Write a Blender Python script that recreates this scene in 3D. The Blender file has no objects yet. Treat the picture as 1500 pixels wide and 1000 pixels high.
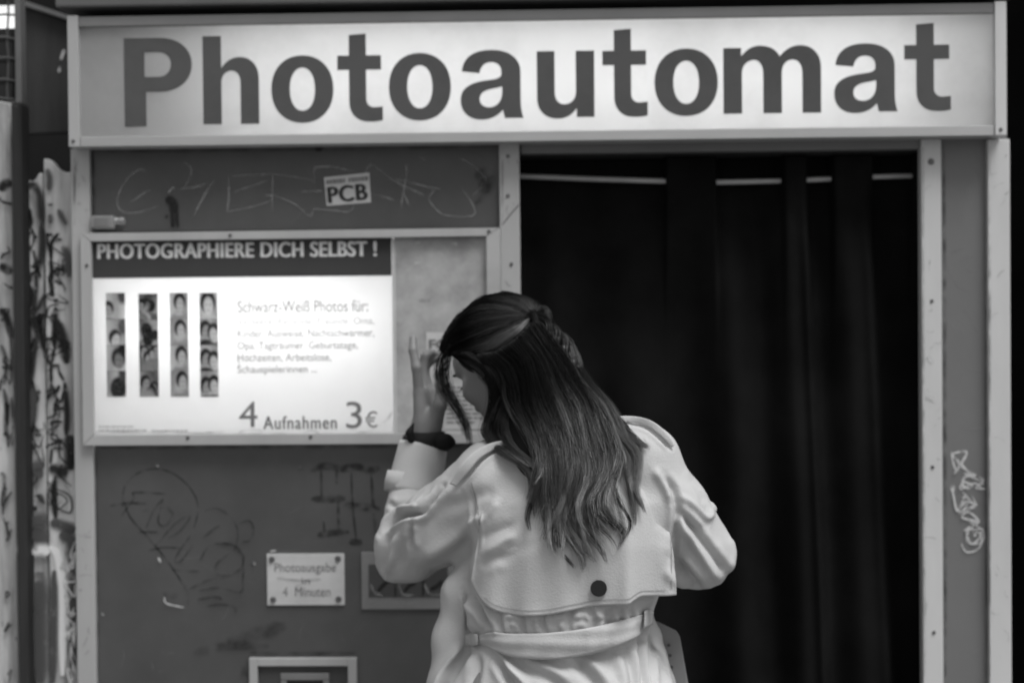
import bpy, bmesh, math, random
import numpy as np
from mathutils import Vector, Matrix
from mathutils.bvhtree import BVHTree

rng = np.random.default_rng(7)
random.seed(7)
SC = bpy.context.scene
COL = SC.collection

# ------------------------------------------------------------------ camera
FPX = 2280.0                                   # focal length in photo pixels (1500 wide)
YAW, PITCH, ROLL = .033, .0165, .0088
Fv = np.array([-math.sin(YAW) * math.cos(PITCH), math.cos(YAW) * math.cos(PITCH), -math.sin(PITCH)])
R0 = np.array([math.cos(YAW), math.sin(YAW), 0.0])
U0 = np.cross(R0, Fv)
Uv = U0 * math.cos(ROLL) + R0 * math.sin(ROLL)
Rv = R0 * math.cos(ROLL) - U0 * math.sin(ROLL)
CAM = np.array([3 * math.sin(YAW), -3 * math.cos(YAW), 1.52])
cd = bpy.data.cameras.new('camera')
cd.sensor_width = 36
cd.lens = FPX / 1500 * 36
cd.clip_end = 500
cd.dof.use_dof = True
cd.dof.focus_distance = 2.25
cd.dof.aperture_fstop = 2.8
cam = bpy.data.objects.new('camera', cd)
COL.objects.link(cam)
cam.matrix_world = Matrix(((Rv[0], Uv[0], -Fv[0], CAM[0]), (Rv[1], Uv[1], -Fv[1], CAM[1]),
                           (Rv[2], Uv[2], -Fv[2], CAM[2]), (0, 0, 0, 1)))
SC.camera = cam

# ------------------------------------------------------------------ light
SUN_EL, SUN_AZ = math.radians(62), math.radians(138)      # azimuth from +Y, clockwise: behind the camera, to the right
W_ = bpy.data.worlds.new('World')
SC.world = W_
W_.use_nodes = True
nt = W_.node_tree
bg = nt.nodes['Background']
sky = nt.nodes.new('ShaderNodeTexSky')
sky.sky_type = 'NISHITA'
sky.sun_disc = False
sky.sun_elevation = SUN_EL
sky.sun_rotation = SUN_AZ
sky.air_density = 2.0
sky.dust_density = 4.0
bw = nt.nodes.new('ShaderNodeRGBToBW')                    # a black and white photograph: the sky's light is neutral
nt.links.new(sky.outputs[0], bw.inputs[0])
nt.links.new(bw.outputs[0], bg.inputs[0])
bg.inputs[1].default_value = .095
sd = bpy.data.lights.new('sun', 'SUN')
sd.energy = 2.3
sd.angle = math.radians(28)
sun = bpy.data.objects.new('sun', sd)
COL.objects.link(sun)
dirv = Vector((math.sin(SUN_AZ) * math.cos(SUN_EL), math.cos(SUN_AZ) * math.cos(SUN_EL), math.sin(SUN_EL)))
sun.rotation_euler = dirv.to_track_quat('Z', 'Y').to_euler()
SC.view_settings.view_transform = 'Standard'
SC.view_settings.look = 'None'
SC.view_settings.gamma = 1
SC.view_settings.use_curve_mapping = False
SC.view_settings.exposure = .3
TUBE_SIGN, TUBE_POSTER = 3.4, 7.0


# ------------------------------------------------------------------ helpers
def W(px, py, Y=0.0):
    """the point at depth Y seen at a photo pixel (used to measure the place)"""
    d = Fv + Rv * (px - 750) / FPX - Uv * (py - 500) / FPX
    return CAM + d * ((Y - CAM[1]) / d[1])


def project(P):
    d = np.asarray(P) - CAM
    z = d @ Fv
    return 750 + FPX * (d @ Rv) / z, 500 - FPX * (d @ Uv) / z


def node_mat(name):
    m = bpy.data.materials.new(name)
    m.use_nodes = True
    return m, m.node_tree, m.node_tree.nodes['Principled BSDF']


def grey(v):
    return (v, v, v, 1)


def M(name, g, rough=.6, spec=.35, var=.15, scale=6.0, bump=0.0, bscale=180.0, stretch=(1, 1, 1), metal=0.0, specks=0.0, speck_tone=.4):
    """grey paint/metal/cloth: base tone with cloudy wear, optional grain relief and specks"""
    m, t, p = node_mat(name)
    N, L = t.nodes, t.links
    tc = N.new('ShaderNodeTexCoord')
    mp = N.new('ShaderNodeMapping')
    mp.inputs['Scale'].default_value = stretch
    L.new(tc.outputs['Object'], mp.inputs[0])
    nz = N.new('ShaderNodeTexNoise')
    nz.inputs['Scale'].default_value = scale
    nz.inputs['Detail'].default_value = 7
    nz.inputs['Roughness'].default_value = .62
    L.new(mp.outputs[0], nz.inputs[0])
    cr = N.new('ShaderNodeValToRGB')
    cr.color_ramp.elements[0].position = .3
    cr.color_ramp.elements[1].position = .7
    cr.color_ramp.elements[0].color = grey(g * (1 - var))
    cr.color_ramp.elements[1].color = grey(min(1, g * (1 + var)))
    L.new(nz.outputs[0], cr.inputs[0])
    out = cr.outputs[0]
    if specks:
        vz = N.new('ShaderNodeTexNoise')
        vz.inputs['Scale'].default_value = 55
        vz.inputs['Detail'].default_value = 3
        L.new(mp.outputs[0], vz.inputs[0])
        r2 = N.new('ShaderNodeValToRGB')
        r2.color_ramp.elements[0].position = 1 - specks
        r2.color_ramp.elements[1].position = min(1, 1 - specks + .03)
        L.new(vz.outputs[0], r2.inputs[0])
        mx = N.new('ShaderNodeMix')
        mx.data_type = 'RGBA'
        L.new(r2.outputs[0], mx.inputs[0])
        L.new(out, mx.inputs[6])
        mx.inputs[7].default_value = grey(speck_tone)
        out = mx.outputs[2]
    L.new(out, p.inputs['Base Color'])
    p.inputs['Roughness'].default_value = rough
    p.inputs['Specular IOR Level'].default_value = spec
    p.inputs['Metallic'].default_value = metal
    if bump:
        nb = N.new('ShaderNodeTexNoise')
        nb.inputs['Scale'].default_value = bscale
        nb.inputs['Detail'].default_value = 4
        L.new(mp.outputs[0], nb.inputs[0])
        bp = N.new('ShaderNodeBump')
        bp.inputs['Strength'].default_value = bump
        bp.inputs['Distance'].default_value = .002
        L.new(nb.outputs[0], bp.inputs['Height'])
        L.new(bp.outputs[0], p.inputs['Normal'])
    return m


def translucent_mat(name, diff, trans, dirt=.08, scale=3.0, attr=None):
    """backlit plastic or paper: part of the lamp light behind passes through"""
    m = bpy.data.materials.new(name)
    m.use_nodes = True
    t = m.node_tree
    N, L = t.nodes, t.links
    N.clear()
    o = N.new('ShaderNodeOutputMaterial')
    d = N.new('ShaderNodeBsdfDiffuse')
    tr = N.new('ShaderNodeBsdfTranslucent')
    ad = N.new('ShaderNodeAddShader')
    for sh, g in ((d, diff), (tr, trans)):
        mx = N.new('ShaderNodeMix')
        mx.data_type = 'RGBA'
        mx.blend_type = 'MULTIPLY'
        mx.inputs[0].default_value = 1
        mx.inputs[6].default_value = grey(g)
        if attr:
            a = N.new('ShaderNodeAttribute')
            a.attribute_name = attr
            L.new(a.outputs['Color'], mx.inputs[7])
        else:
            tc = N.new('ShaderNodeTexCoord')
            nz = N.new('ShaderNodeTexNoise')
            nz.inputs['Scale'].default_value = scale
            nz.inputs['Detail'].default_value = 8
            nz.inputs['Roughness'].default_value = .65
            L.new(tc.outputs['Object'], nz.inputs[0])
            cr = N.new('ShaderNodeValToRGB')
            cr.color_ramp.elements[0].position = .32
            cr.color_ramp.elements[0].color = grey(1 - dirt)
            cr.color_ramp.elements[1].position = .55
            cr.color_ramp.elements[1].color = grey(1)
            L.new(nz.outputs[0], cr.inputs[0])
            L.new(cr.outputs[0], mx.inputs[7])
        L.new(mx.outputs[2], sh.inputs[0])
    L.new(d.outputs[0], ad.inputs[0])
    L.new(tr.outputs[0], ad.inputs[1])
    L.new(ad.outputs[0], o.inputs[0])
    return m


def emit_mat(name, s):
    m, t, p = node_mat(name)
    p.inputs['Base Color'].default_value = grey(.8)
    p.inputs['Emission Color'].default_value = grey(1)
    p.inputs['Emission Strength'].default_value = s
    return m


def stroke_mat(name, g, op=.8, scale=60, lo=.35, hi=.6, rough=.6):
    """thin paint of a stroke; its soft spray edge comes from the mesh attribute 'edge', its patchiness from noise"""
    m, t, p = node_mat(name)
    N, L = t.nodes, t.links
    p.inputs['Base Color'].default_value = grey(g)
    p.inputs['Roughness'].default_value = rough
    p.inputs['Specular IOR Level'].default_value = .2
    a = N.new('ShaderNodeAttribute')
    a.attribute_name = 'edge'
    tc = N.new('ShaderNodeTexCoord')
    nz = N.new('ShaderNodeTexNoise')
    nz.inputs['Scale'].default_value = scale
    nz.inputs['Detail'].default_value = 5
    L.new(tc.outputs['Object'], nz.inputs[0])
    mr = N.new('ShaderNodeMapRange')
    mr.inputs['From Min'].default_value = lo
    mr.inputs['From Max'].default_value = hi
    mr.inputs['To Max'].default_value = op
    L.new(nz.outputs[0], mr.inputs[0])
    mu = N.new('ShaderNodeMath')
    mu.operation = 'MULTIPLY'
    L.new(a.outputs['Fac'], mu.inputs[0])
    L.new(mr.outputs[0], mu.inputs[1])
    L.new(mu.outputs[0], p.inputs['Alpha'])
    return m


def link(o, parent=None):
    COL.objects.link(o)
    if parent is not None:
        o.parent = parent
        if parent.type == 'EMPTY':
            o.matrix_parent_inverse = Matrix.Translation(-Vector(parent.location))
        else:
            o.matrix_parent_inverse = Matrix.Translation(-Vector(parent.location)) if parent.parent is None else Matrix.Identity(4)
    return o


def tag(o, label=None, cat=None, group=None, kind=None):
    if label: o['label'] = label
    if cat: o['category'] = cat
    if group: o['group'] = group
    if kind: o['kind'] = kind
    return o


def thing(name, label, cat, loc, group=None):
    o = bpy.data.objects.new(name, None)
    o.location = loc
    o.empty_display_size = .1
    COL.objects.link(o)
    return tag(o, label, cat, group)


def mesh_obj(name, verts, faces, mat, parent=None, smooth=False):
    me = bpy.data.meshes.new(name)
    me.from_pydata([tuple(map(float, v)) for v in verts], [], [tuple(map(int, f)) for f in faces])
    me.update()
    if smooth:
        me.polygons.foreach_set('use_smooth', [True] * len(me.polygons))
    for mm in (mat if isinstance(mat, (list, tuple)) else [mat]):
        me.materials.append(mm)
    return link(bpy.data.objects.new(name, me), parent)


def bm_obj(name, bm, mat, parent=None, smooth=False):
    me = bpy.data.meshes.new(name)
    bm.to_mesh(me)
    bm.free()
    if smooth:
        me.polygons.foreach_set('use_smooth', [True] * len(me.polygons))
    me.materials.append(mat)
    return link(bpy.data.objects.new(name, me), parent)


def bm_box(bm, lo, hi, bevel=0.0):
    r = bmesh.ops.create_cube(bm, size=1)
    vs = r['verts']
    lo, hi = Vector(lo), Vector(hi)
    for v in vs:
        v.co = Vector(((v.co.x + .5) * (hi.x - lo.x) + lo.x, (v.co.y + .5) * (hi.y - lo.y) + lo.y, (v.co.z + .5) * (hi.z - lo.z) + lo.z))
    if bevel:
        es = list({e for v in vs for e in v.link_edges})
        bmesh.ops.bevel(bm, geom=es, offset=bevel, segments=2, affect='EDGES', profile=.6)


def box(name, lo, hi, mat, parent=None, bevel=.0015):
    bm = bmesh.new()
    bm_box(bm, lo, hi, bevel)
    return bm_obj(name, bm, mat, parent)


def rect(x0, y0, x1, y1, Y=0.0):
    """photo rectangle (edges measured at their middles) -> X0, X1, Ztop, Zbottom on the plane at depth Y"""
    ym, xm = (y0 + y1) / 2, (x0 + x1) / 2
    return W(x0, ym, Y)[0], W(x1, ym, Y)[0], W(xm, y0, Y)[2], W(xm, y1, Y)[2]


def pbox(name, x0, y0, x1, y1, Y, th, mat, parent=None, bevel=.0015):
    a, b, t, l = rect(x0, y0, x1, y1, Y)
    return box(name, (a, Y, l), (b, Y + th, t), mat, parent, bevel)


def sheet(name, x0, y0, x1, y1, Y, mat, parent=None):
    a, b, t, l = rect(x0, y0, x1, y1, Y)
    return mesh_obj(name, [(a, Y, l), (b, Y, l), (b, Y, t), (a, Y, t)], [(0, 1, 2, 3)], mat, parent)


def bm_cyl(bm, p0, p1, r, seg=16, r2=None):
    p0, p1 = Vector(p0), Vector(p1)
    d = p1 - p0
    r_ = bmesh.ops.create_cone(bm, cap_ends=True, segments=seg, radius1=r, radius2=r if r2 is None else r2, depth=d.length)
    mt = Matrix.Translation((p0 + p1) / 2) @ d.to_track_quat('Z', 'Y').to_matrix().to_4x4()
    bmesh.ops.transform(bm, matrix=mt, verts=r_['verts'])


def catmull(pts, n=8):
    P = np.asarray(pts, float)
    if len(P) < 3:
        return np.array([P[0] + (P[-1] - P[0]) * t for t in np.linspace(0, 1, n + 1)])
    Q = np.vstack([2 * P[0] - P[1], P, 2 * P[-1] - P[-2]])
    out = []
    for i in range(1, len(Q) - 2):
        for k in range(n):
            t = k / n
            a, b, c, d = Q[i - 1], Q[i], Q[i + 1], Q[i + 2]
            out.append(.5 * (2 * b + (c - a) * t + (2 * a - 5 * b + 4 * c - d) * t * t + (3 * b - a - 3 * c + d) * t ** 3))
    out.append(P[-1])
    return np.array(out)


def resample(P, n):
    P = np.asarray(P, float)
    s = np.r_[0, np.cumsum(np.linalg.norm(np.diff(P[:, :2], axis=0), axis=1))]
    t = np.linspace(0, s[-1], n)
    return np.stack([np.interp(t, s, P[:, k]) for k in range(P.shape[1])], 1)


def strokes(name, lines, Y, mat, parent, taper=True):
    if name == 'graffiti':
        lines = [(w * 1.3, p) for w, p in lines]
    """lines: list of (width_px, [(px,py)...]) painted on the plane at depth Y as thin ribbons"""
    ins = .32 if name == 'graffiti' else .45
    V, Fc, A = [], [], []
    for li, (w, pts) in enumerate(lines):
        C_ = catmull(pts, 7)
        y = Y - .00015 * li
        T = np.gradient(C_, axis=0)
        T /= np.linalg.norm(T, axis=1)[:, None] + 1e-9
        Nn = np.stack([-T[:, 1], T[:, 0]], 1)
        b0 = len(V)
        n = len(C_)
        for i in range(n):
            e = 1.0
            if taper:
                e = .45 + .55 * min(1, i / (n * .15 + 1e-6), (n - 1 - i) / (n * .15 + 1e-6))
            for s, al in ((-1, 0), (-ins, 1), (ins, 1), (1, 0)):
                q = C_[i] + Nn[i] * s * w * .5 * e
                V.append(W(q[0], q[1], y))
                A.append(al)
            if i:
                for k in range(3):
                    a = b0 + (i - 1) * 4 + k
                    Fc.append((a, a + 1, a + 5, a + 4))
    o = mesh_obj(name, V, Fc, mat, parent)
    at = o.data.attributes.new('edge', 'FLOAT', 'POINT')
    at.data.foreach_set('value', np.array(A, np.float32))
    o['kind'] = 'stuff'
    return o


def text_mesh(s, spacing=1.0):
    cu = bpy.data.curves.new('text', 'FONT')
    cu.body = s
    cu.space_character = spacing
    cu.extrude = 0
    o = bpy.data.objects.new('text', cu)
    COL.objects.link(o)
    bpy.context.view_layer.update()
    me = bpy.data.meshes.new_from_object(o.evaluated_get(bpy.context.evaluated_depsgraph_get()))
    bpy.data.objects.remove(o)
    v = np.empty(len(me.vertices) * 3)
    me.vertices.foreach_get('co', v)
    v = v.reshape(-1, 3)
    f = [tuple(p.vertices) for p in me.polygons]
    bpy.data.meshes.remove(me)
    return v, f


def text(name, s, x0, y0, x1, y1, Y, mat, parent, bold=0.0, tilt=0.0, spacing=1.0):
    """print S so that its ink fills the photo rectangle"""
    v, f = text_mesh(s, spacing)
    a, b, t, l = rect(x0, y0, x1, y1, Y)
    lo, hi = v.min(0), v.max(0)
    X = a + (v[:, 0] - lo[0]) / (hi[0] - lo[0]) * (b - a)
    Z = l + (v[:, 1] - lo[1]) / (hi[1] - lo[1]) * (t - l)
    if tilt:
        cx, cz = (a + b) / 2, (t + l) / 2
        X, Z = cx + (X - cx) * math.cos(tilt) - (Z - cz) * math.sin(tilt), cz + (X - cx) * math.sin(tilt) + (Z - cz) * math.cos(tilt)
    P0 = np.stack([X, np.full(len(X), Y), Z], 1)
    if bold > 0:              # heavier print: the same letters laid over themselves with tiny shifts
        sc = (b - a) / (hi[0] - lo[0]) * bold
        V_, F_ = [], []
        for q, (dx, dz) in enumerate(((-1, 0), (-.5, .35), (0, 0), (.5, -.35), (1, 0))):
            F_ += [tuple(i + len(P0) * q for i in ff) for ff in f]
            V_.append(P0 + np.array([dx * sc, -.00004 * q, dz * sc]))
        o = mesh_obj(name, np.vstack(V_), F_, mat, parent)
        o['kind'] = 'stuff'
        return o
    return mesh_obj(name, P0, f, mat, parent)


# ------------------------------------------------------------------ implicit surfaces (for the person and clothes)
class Field:
    def __init__(s, xs, ys, zs):
        s.ax = [np.asarray(a, np.float32) for a in (xs, ys, zs)]
        s.v = np.full([len(a) for a in s.ax], .3, np.float32)

    def _sub(s, lo, hi):
        sl = tuple(slice(max(0, np.searchsorted(a, l) - 1), np.searchsorted(a, h) + 1) for a, l, h in zip(s.ax, lo, hi))
        g = np.meshgrid(*[a[q] for a, q in zip(s.ax, sl)], indexing='ij', sparse=True)
        return sl, g

    def _mix(s, sl, d, k, sub=False):
        a = s.v[sl]
        if sub:
            h = np.clip(.5 - .5 * (a + d) / k, 0, 1)
            s.v[sl] = a * (1 - h) + (-d) * h + k * h * (1 - h)
        else:
            h = np.clip(.5 + .5 * (a - d) / k, 0, 1)
            s.v[sl] = a * (1 - h) + d * h - k * h * (1 - h)

    def cone(s, p, q, r0, r1, k=.02, sub=False):
        p, q = np.asarray(p, np.float32), np.asarray(q, np.float32)
        m = max(r0, r1) + k + .03
        sl, (x, y, z) = s._sub(np.minimum(p, q) - m, np.maximum(p, q) + m)
        d = q - p
        t = np.clip(((x - p[0]) * d[0] + (y - p[1]) * d[1] + (z - p[2]) * d[2]) / (d @ d + 1e-12), 0, 1)
        D = np.sqrt((x - p[0] - t * d[0]) ** 2 + (y - p[1] - t * d[1]) ** 2 + (z - p[2] - t * d[2]) ** 2) - (r0 + (r1 - r0) * t)
        s._mix(sl, D, k, sub)

    def chain(s, pts, rad, k=.02):
        for i in range(len(pts) - 1):
            s.cone(pts[i], pts[i + 1], rad[i], rad[i + 1], k)

    def ell(s, c, axes, rad, k=.02, sub=False):
        """ellipsoid with the given orthonormal axes"""
        c = np.asarray(c, np.float32)
        m = max(rad) + k + .03
        sl, (x, y, z) = s._sub(c - m, c + m)
        q = 0
        g = 0
        for a, r in zip(axes, rad):
            w = (x - c[0]) * float(a[0]) + (y - c[1]) * float(a[1]) + (z - c[2]) * float(a[2])
            q = q + (w / r) ** 2
            g = g + (w / r / r) ** 2
        k0, k1 = np.sqrt(q), np.sqrt(g)
        s._mix(sl, k0 * (k0 - 1) / (k1 + 1e-6), k, sub)

    def rings(s, zs, cx, cy, hx, hy, yaw, k=.02):
        """body of elliptical sections stacked in z"""
        o = np.argsort(zs)
        zs, cx, cy, hx, hy = [np.asarray(a, float)[o] for a in (zs, cx, cy, hx, hy)]
        m = hx.max() + .06
        sl, (x, y, z) = s._sub((cx.min() - m, cy.min() - m, zs[0] - .05), (cx.max() + m, cy.max() + m, zs[-1] + .05))
        zf = z.ravel()
        def S(a): return np.interp(zf, zs, a).astype(np.float32)[None, None, :]
        X, Y = x - S(cx), y - S(cy)
        ca, sa = math.cos(yaw), math.sin(yaw)
        u, w = X * ca + Y * sa, -X * sa + Y * ca
        a, b = S(hx), S(hy)
        k0 = (np.abs(u / a) ** 2.3 + np.abs(w / b) ** 2.3) ** (1 / 2.3)
        d = (k0 - 1) * np.minimum(a, b)
        d = np.maximum(d, np.maximum(z - zs[-1], zs[0] - z))
        s._mix(sl, d.astype(np.float32), k)

    def mesh(s):
        v, (xs, ys, zs) = s.v, s.ax
        b = v < 0
        c = np.zeros([n - 1 for n in v.shape], np.int8)
        cor = [(i, j, k) for i in (0, 1) for j in (0, 1) for k in (0, 1)]
        nx, ny, nz = c.shape
        for i, j, k in cor:
            c += b[i:i + nx, j:j + ny, k:k + nz]
        act = (c > 0) & (c < 8)
        I, J, K = np.nonzero(act)
        idx = np.full(c.shape, -1, np.int64)
        idx[I, J, K] = np.arange(len(I))
        acc = np.zeros((len(I), 3))
        cnt = np.zeros(len(I))
        for p in cor:
            for axn in range(3):
                if p[axn]:
                    continue
                q = list(p); q[axn] = 1
                va, vb = v[I + p[0], J + p[1], K + p[2]], v[I + q[0], J + q[1], K + q[2]]
                m = (va < 0) != (vb < 0)
                t = np.where(m, va / np.where(m, va - vb, 1), 0)
                co = np.stack([xs[I + p[0]], ys[J + p[1]], zs[K + p[2]]], 1).astype(float)
                a = (xs, ys, zs)[axn]
                ii = (I, J, K)[axn]
                co[:, axn] += t * (a[ii + 1] - a[ii])
                acc[m] += co[m]
                cnt[m] += 1
        V = acc / cnt[:, None]
        Fs = []
        for axn in range(3):
            sl0 = [slice(1, -1)] * 3; sl1 = [slice(1, -1)] * 3
            sl0[axn] = slice(0, -1); sl1[axn] = slice(1, None)
            A, B = b[tuple(sl0)], b[tuple(sl1)]
            e = np.argwhere(A != B)
            if not len(e):
                continue
            inside = A[tuple(e.T)]
            off = np.ones(3, int); off[axn] = 0
            e = e + off
            u, w = (axn + 1) % 3, (axn + 2) % 3
            def cell(du, dw):
                q = e.copy(); q[:, u] += du; q[:, w] += dw
                return idx[tuple(q.T)]
            quad = np.stack([cell(-1, -1), cell(0, -1), cell(0, 0), cell(-1, 0)], 1)
            quad[~inside] = quad[~inside][:, ::-1]
            Fs.append(quad)
        Fq = np.vstack(Fs)
        return V, Fq[(Fq >= 0).all(1)]


def laplace(V, Fq, it=2, lam=.5):
    e = np.vstack([Fq[:, [0, 1]], Fq[:, [1, 2]], Fq[:, [2, 3]], Fq[:, [3, 0]]])
    e = np.vstack([e, e[:, ::-1]])
    n = np.bincount(e[:, 0], minlength=len(V))[:, None]
    for _ in range(it):
        s = np.stack([np.bincount(e[:, 0], V[e[:, 1], k], minlength=len(V)) for k in range(3)], 1)
        V = V + lam * (s / np.maximum(n, 1) - V)
    return V


def normals(V, Fq):
    n = np.cross(V[Fq[:, 2]] - V[Fq[:, 0]], V[Fq[:, 3]] - V[Fq[:, 1]])
    out = np.stack([np.bincount(Fq.ravel(), np.repeat(n[:, k], 4), minlength=len(V)) for k in range(3)], 1)
    return out / (np.linalg.norm(out, axis=1)[:, None] + 1e-12)


# ------------------------------------------------------------------ materials
m_frame = M('worn_aluminium_shaded', .35, .45, .5, .10, 9, .15, 60, (1, 1, .25), specks=.22, speck_tone=.25)  # base tone lowered to put the dimmer left side into the colour
m_frame_b = M('pale_painted_metal', .50, .5, .4, .08, 9, .12, 60, (1, 1, .25), specks=.2, speck_tone=.3)
m_rail = M('grey_metal_rail', .36, .5, .4, .12, 9, .12, 60, (.3, 1, 1), specks=.2, speck_tone=.2)
m_panel = M('grey_painted_panel', .070, .42, .4, .2, 5, .08, 60, specks=.26, speck_tone=.11)
m_panel_r = M('mid_grey_painted_panel', .145, .5, .35, .06, 4, .06, 90, specks=.2, speck_tone=.2)
m_lintel = M('shaded_lintel_paint', .16, .6, .3, .1, 5)  # darker tone paints in the shade on the lintel and upper sign rail
m_roof = M('weathered_roof_metal', .10, .5, .4, .3, 5, .2, 40, (.4, 1, 1), specks=.24, speck_tone=.25)
m_dark = M('dark_metal', .03, .6, .3, .2, 6)
m_white_in = M('white_reflector', .85, .6, .2, .02, 5)
m_sign = translucent_mat('sign_acrylic', .17, .42, .14, 4.5)
m_letter = translucent_mat('sign_letter_film', .095, .012, .15, 6)
m_tube1 = emit_mat('sign_tube_light', TUBE_SIGN)
m_tube2 = emit_mat('poster_tube_light', TUBE_POSTER)
m_poster = translucent_mat('poster_paper', .40, .40, .05, 3)
m_header = translucent_mat('poster_header_film', .055, .006, .1, 5)
m_hletter = translucent_mat('poster_header_letter', .66, .11, .06, 20)
m_photo = translucent_mat('photo_print', .42, .26, attr='tone')
m_ptext1 = translucent_mat('poster_print_grey', .14, .11, .2, 60)
m_ptext2 = translucent_mat('poster_print_faint', .24, .19, .1, 60)
m_ptext3 = translucent_mat('poster_print_dark', .12, .09, .3, 60)
m_board = M('cloudy_display_board', .34, .38, .5, .34, 14, .1, 40, specks=.28, speck_tone=.45)
m_board_light = M('display_card', .42, .6, .3, .06, 12)
m_sticker = M('white_sticker', .47, .6, .3, .08, 30)
m_ink = M('black_ink', .03, .6, .3, .3, 50)
m_ink_mid = M('grey_ink', .17, .6, .3, .3, 80)
m_plate = M('pale_plate', .46, .45, .4, .10, 20, specks=.26, speck_tone=.28)
m_plate_d = M('grey_plastic_plate', .17, .45, .4, .1, 15)
m_screw = M('screw_metal', .12, .4, .5, .2, 30, metal=.6)
m_slot_in = M('slot_recess', .055, .5, .3, .15, 8)
m_black = M('black_plastic', .015, .4, .4, .1, 8)
m_curtain = M('black_curtain_cloth', .0075, .9, .06, .5, 4, .4, 300)
m_rod = M('curtain_rod_steel', .42, .35, .5, .1, 20, metal=.3)
m_interior = M('booth_interior', .02, .7, .2, .2, 4)
m_plank = M('weathered_white_plank', .42, .8, .2, .5, 9, .6, 30, (3.2, 1, .4), specks=.31, speck_tone=.10)
m_post = M('dark_weathered_post', .028, .75, .2, .35, 8, .4, 30, (3, 1, .3))
m_meshframe = M('grey_window_frame', .11, .6, .3, .25, 9)
m_wire = M('rusty_wire', .09, .6, .3, .2, 20)
m_darkpane = M('dark_window_pane', .012, .2, .5, .3, 6)
m_litpane = emit_mat('lit_window_pane', .75)
m_wall = M('dark_wall', .008, .85, .15, .5, 3, .3, 20)
m_backboard = M('dark_grey_backboard', .032, .7, .3, .5, 5, .3, 12, (3, 1, .5))
m_ground = M('concrete_pavement', .2, .85, .2, .25, 2, .4, 60)
m_skin = M('skin', .17, .5, .35, .05, 14, .05, 400)
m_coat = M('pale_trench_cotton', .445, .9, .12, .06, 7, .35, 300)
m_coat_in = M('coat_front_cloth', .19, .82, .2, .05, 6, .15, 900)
m_button = M('dark_horn_button', .012, .3, .5, .1, 20)
m_band = M('black_elastic_band', .008, .7, .2, .2, 30, .3, 300)
m_shoe = M('black_leather', .02, .35, .5, .1, 20)
m_trouser = M('dark_trousers', .04, .8, .2, .1, 10)
m_bottle = M('pale_translucent_plastic', .20, .3, .5, .2, 40)
m_hairbase = M('dark_hair_mass', .006, .75, .15, .2, 30)
s_light = stroke_mat('pale_marker_and_glint', .30, .60, 45, .30, .58)
s_white = stroke_mat('white_marker_and_highlight', .52, .92, 60, .26, .5)
s_faint = stroke_mat('faint_marker', .26, .22, 40, .4, .65)
s_dark = stroke_mat('dark_marker', .022, .62, 50, .35, .6)
s_black = stroke_mat('black_spray', .018, .95, 40, .22, .42)
s_smear = stroke_mat('dark_smear_and_shade', .02, .45, 30, .38, .65)
s_wspray = stroke_mat('white_spray', .72, .95, 30, .25, .45)
s_gspray = stroke_mat('grey_spray', .07, .92, 30, .25, .45)

# ------------------------------------------------------------------ setting
o = mesh_obj('pavement', [(-60, -60, 0), (60, -60, 0), (60, 60, 0), (-60, 60, 0)], [(0, 1, 2, 3)], m_ground)
tag(o, 'grey concrete pavement in front of the photo booth', kind='structure')
o = box('back_wall', (-3.5, 1.15, 0), (3.5, 1.35, 3.4), m_wall, None, 0)
tag(o, 'black wall behind the photo booth', kind='structure')
o = box('side_wall', (1.35, -.1, 0), (1.5, 1.15, 3.4), m_wall, None, 0)
tag(o, 'dark wall at the right of the photo booth', kind='structure')

# ------------------------------------------------------------------ photo booth
BX0, BX1 = -.8535, .952
ZT = 2.128
booth = thing('photo_booth', 'grey photo booth with a lit Photoautomat sign, a bright poster case and a black curtain', 'photo booth', (.05, .35, 0))
# carcass
box('side_panel', (BX0 + .002, .012, .02), (BX0 + .02, .78, 2.10), m_panel, booth)
box('side_panel', (BX1 - .02, .012, .02), (BX1 - .002, .78, 2.10), m_panel_r, booth)
box('back_panel', (BX0 + .021, .76, .02), (BX1 - .021, .778, 2.10), m_interior, booth)
box('floor_plate', (BX0 + .021, .012, .02), (BX1 - .021, .759, .12), m_dark, booth)
px_l = W(763, 600)[0]
box('partition', (px_l - .03, .014, .121), (px_l - .012, .758, 1.825), m_interior, booth)
box('inner_ceiling', (BX0 + .021, .031, 1.828), (BX1 - .021, .758, 1.842), m_interior, booth)
# roof cap: dark metal lid over the sign
rb = box('roof', (BX0 - .006, -.066, 2.112), (BX1 + .002, .80, 2.175), m_roof, booth, .004)
# sign box -------------------------------------------------
SY = -.055                                              # front of the sign's rails
SF = SY + .010                                          # acrylic face
sx0, sx1 = W(100, 120, SY)[0], W(1474, 100, SY)[0]
fx0, fx1 = W(116, 120, SY)[0], W(1457, 100, SY)[0]
zt_face, zb_face = W(787, 29.5, SY)[2], W(787, 192, SY)[2]
zb_rail, zt_rail = W(787, 207, SY)[2], W(787, 14.5, SY)[2]
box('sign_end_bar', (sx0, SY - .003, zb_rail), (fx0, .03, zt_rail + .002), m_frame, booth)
box('sign_end_bar', (fx1, SY - .003, zb_rail), (sx1, .03, zt_rail + .002), m_frame_b, booth)
box('sign_rail', (fx0 + .0005, SY, zt_face), (fx1 - .0005, .03, zt_rail), m_lintel, booth)
box('sign_rail', (fx0 + .0005, SY, zb_rail), (fx1 - .0005, .03, zb_face), m_rail, booth)
bm = bmesh.new()
bm_box(bm, (fx0, .10, zb_face - .01), (fx1, .104, zt_face + .01))
bm_box(bm, (fx0, .031, zt_face), (fx1, .099, zt_face + .004))
bm_box(bm, (fx0, .031, zb_face - .004), (fx1, .099, zb_face))
bm_box(bm, (fx0 - .004, .031, zb_face), (fx0, .099, zt_face))
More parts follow.
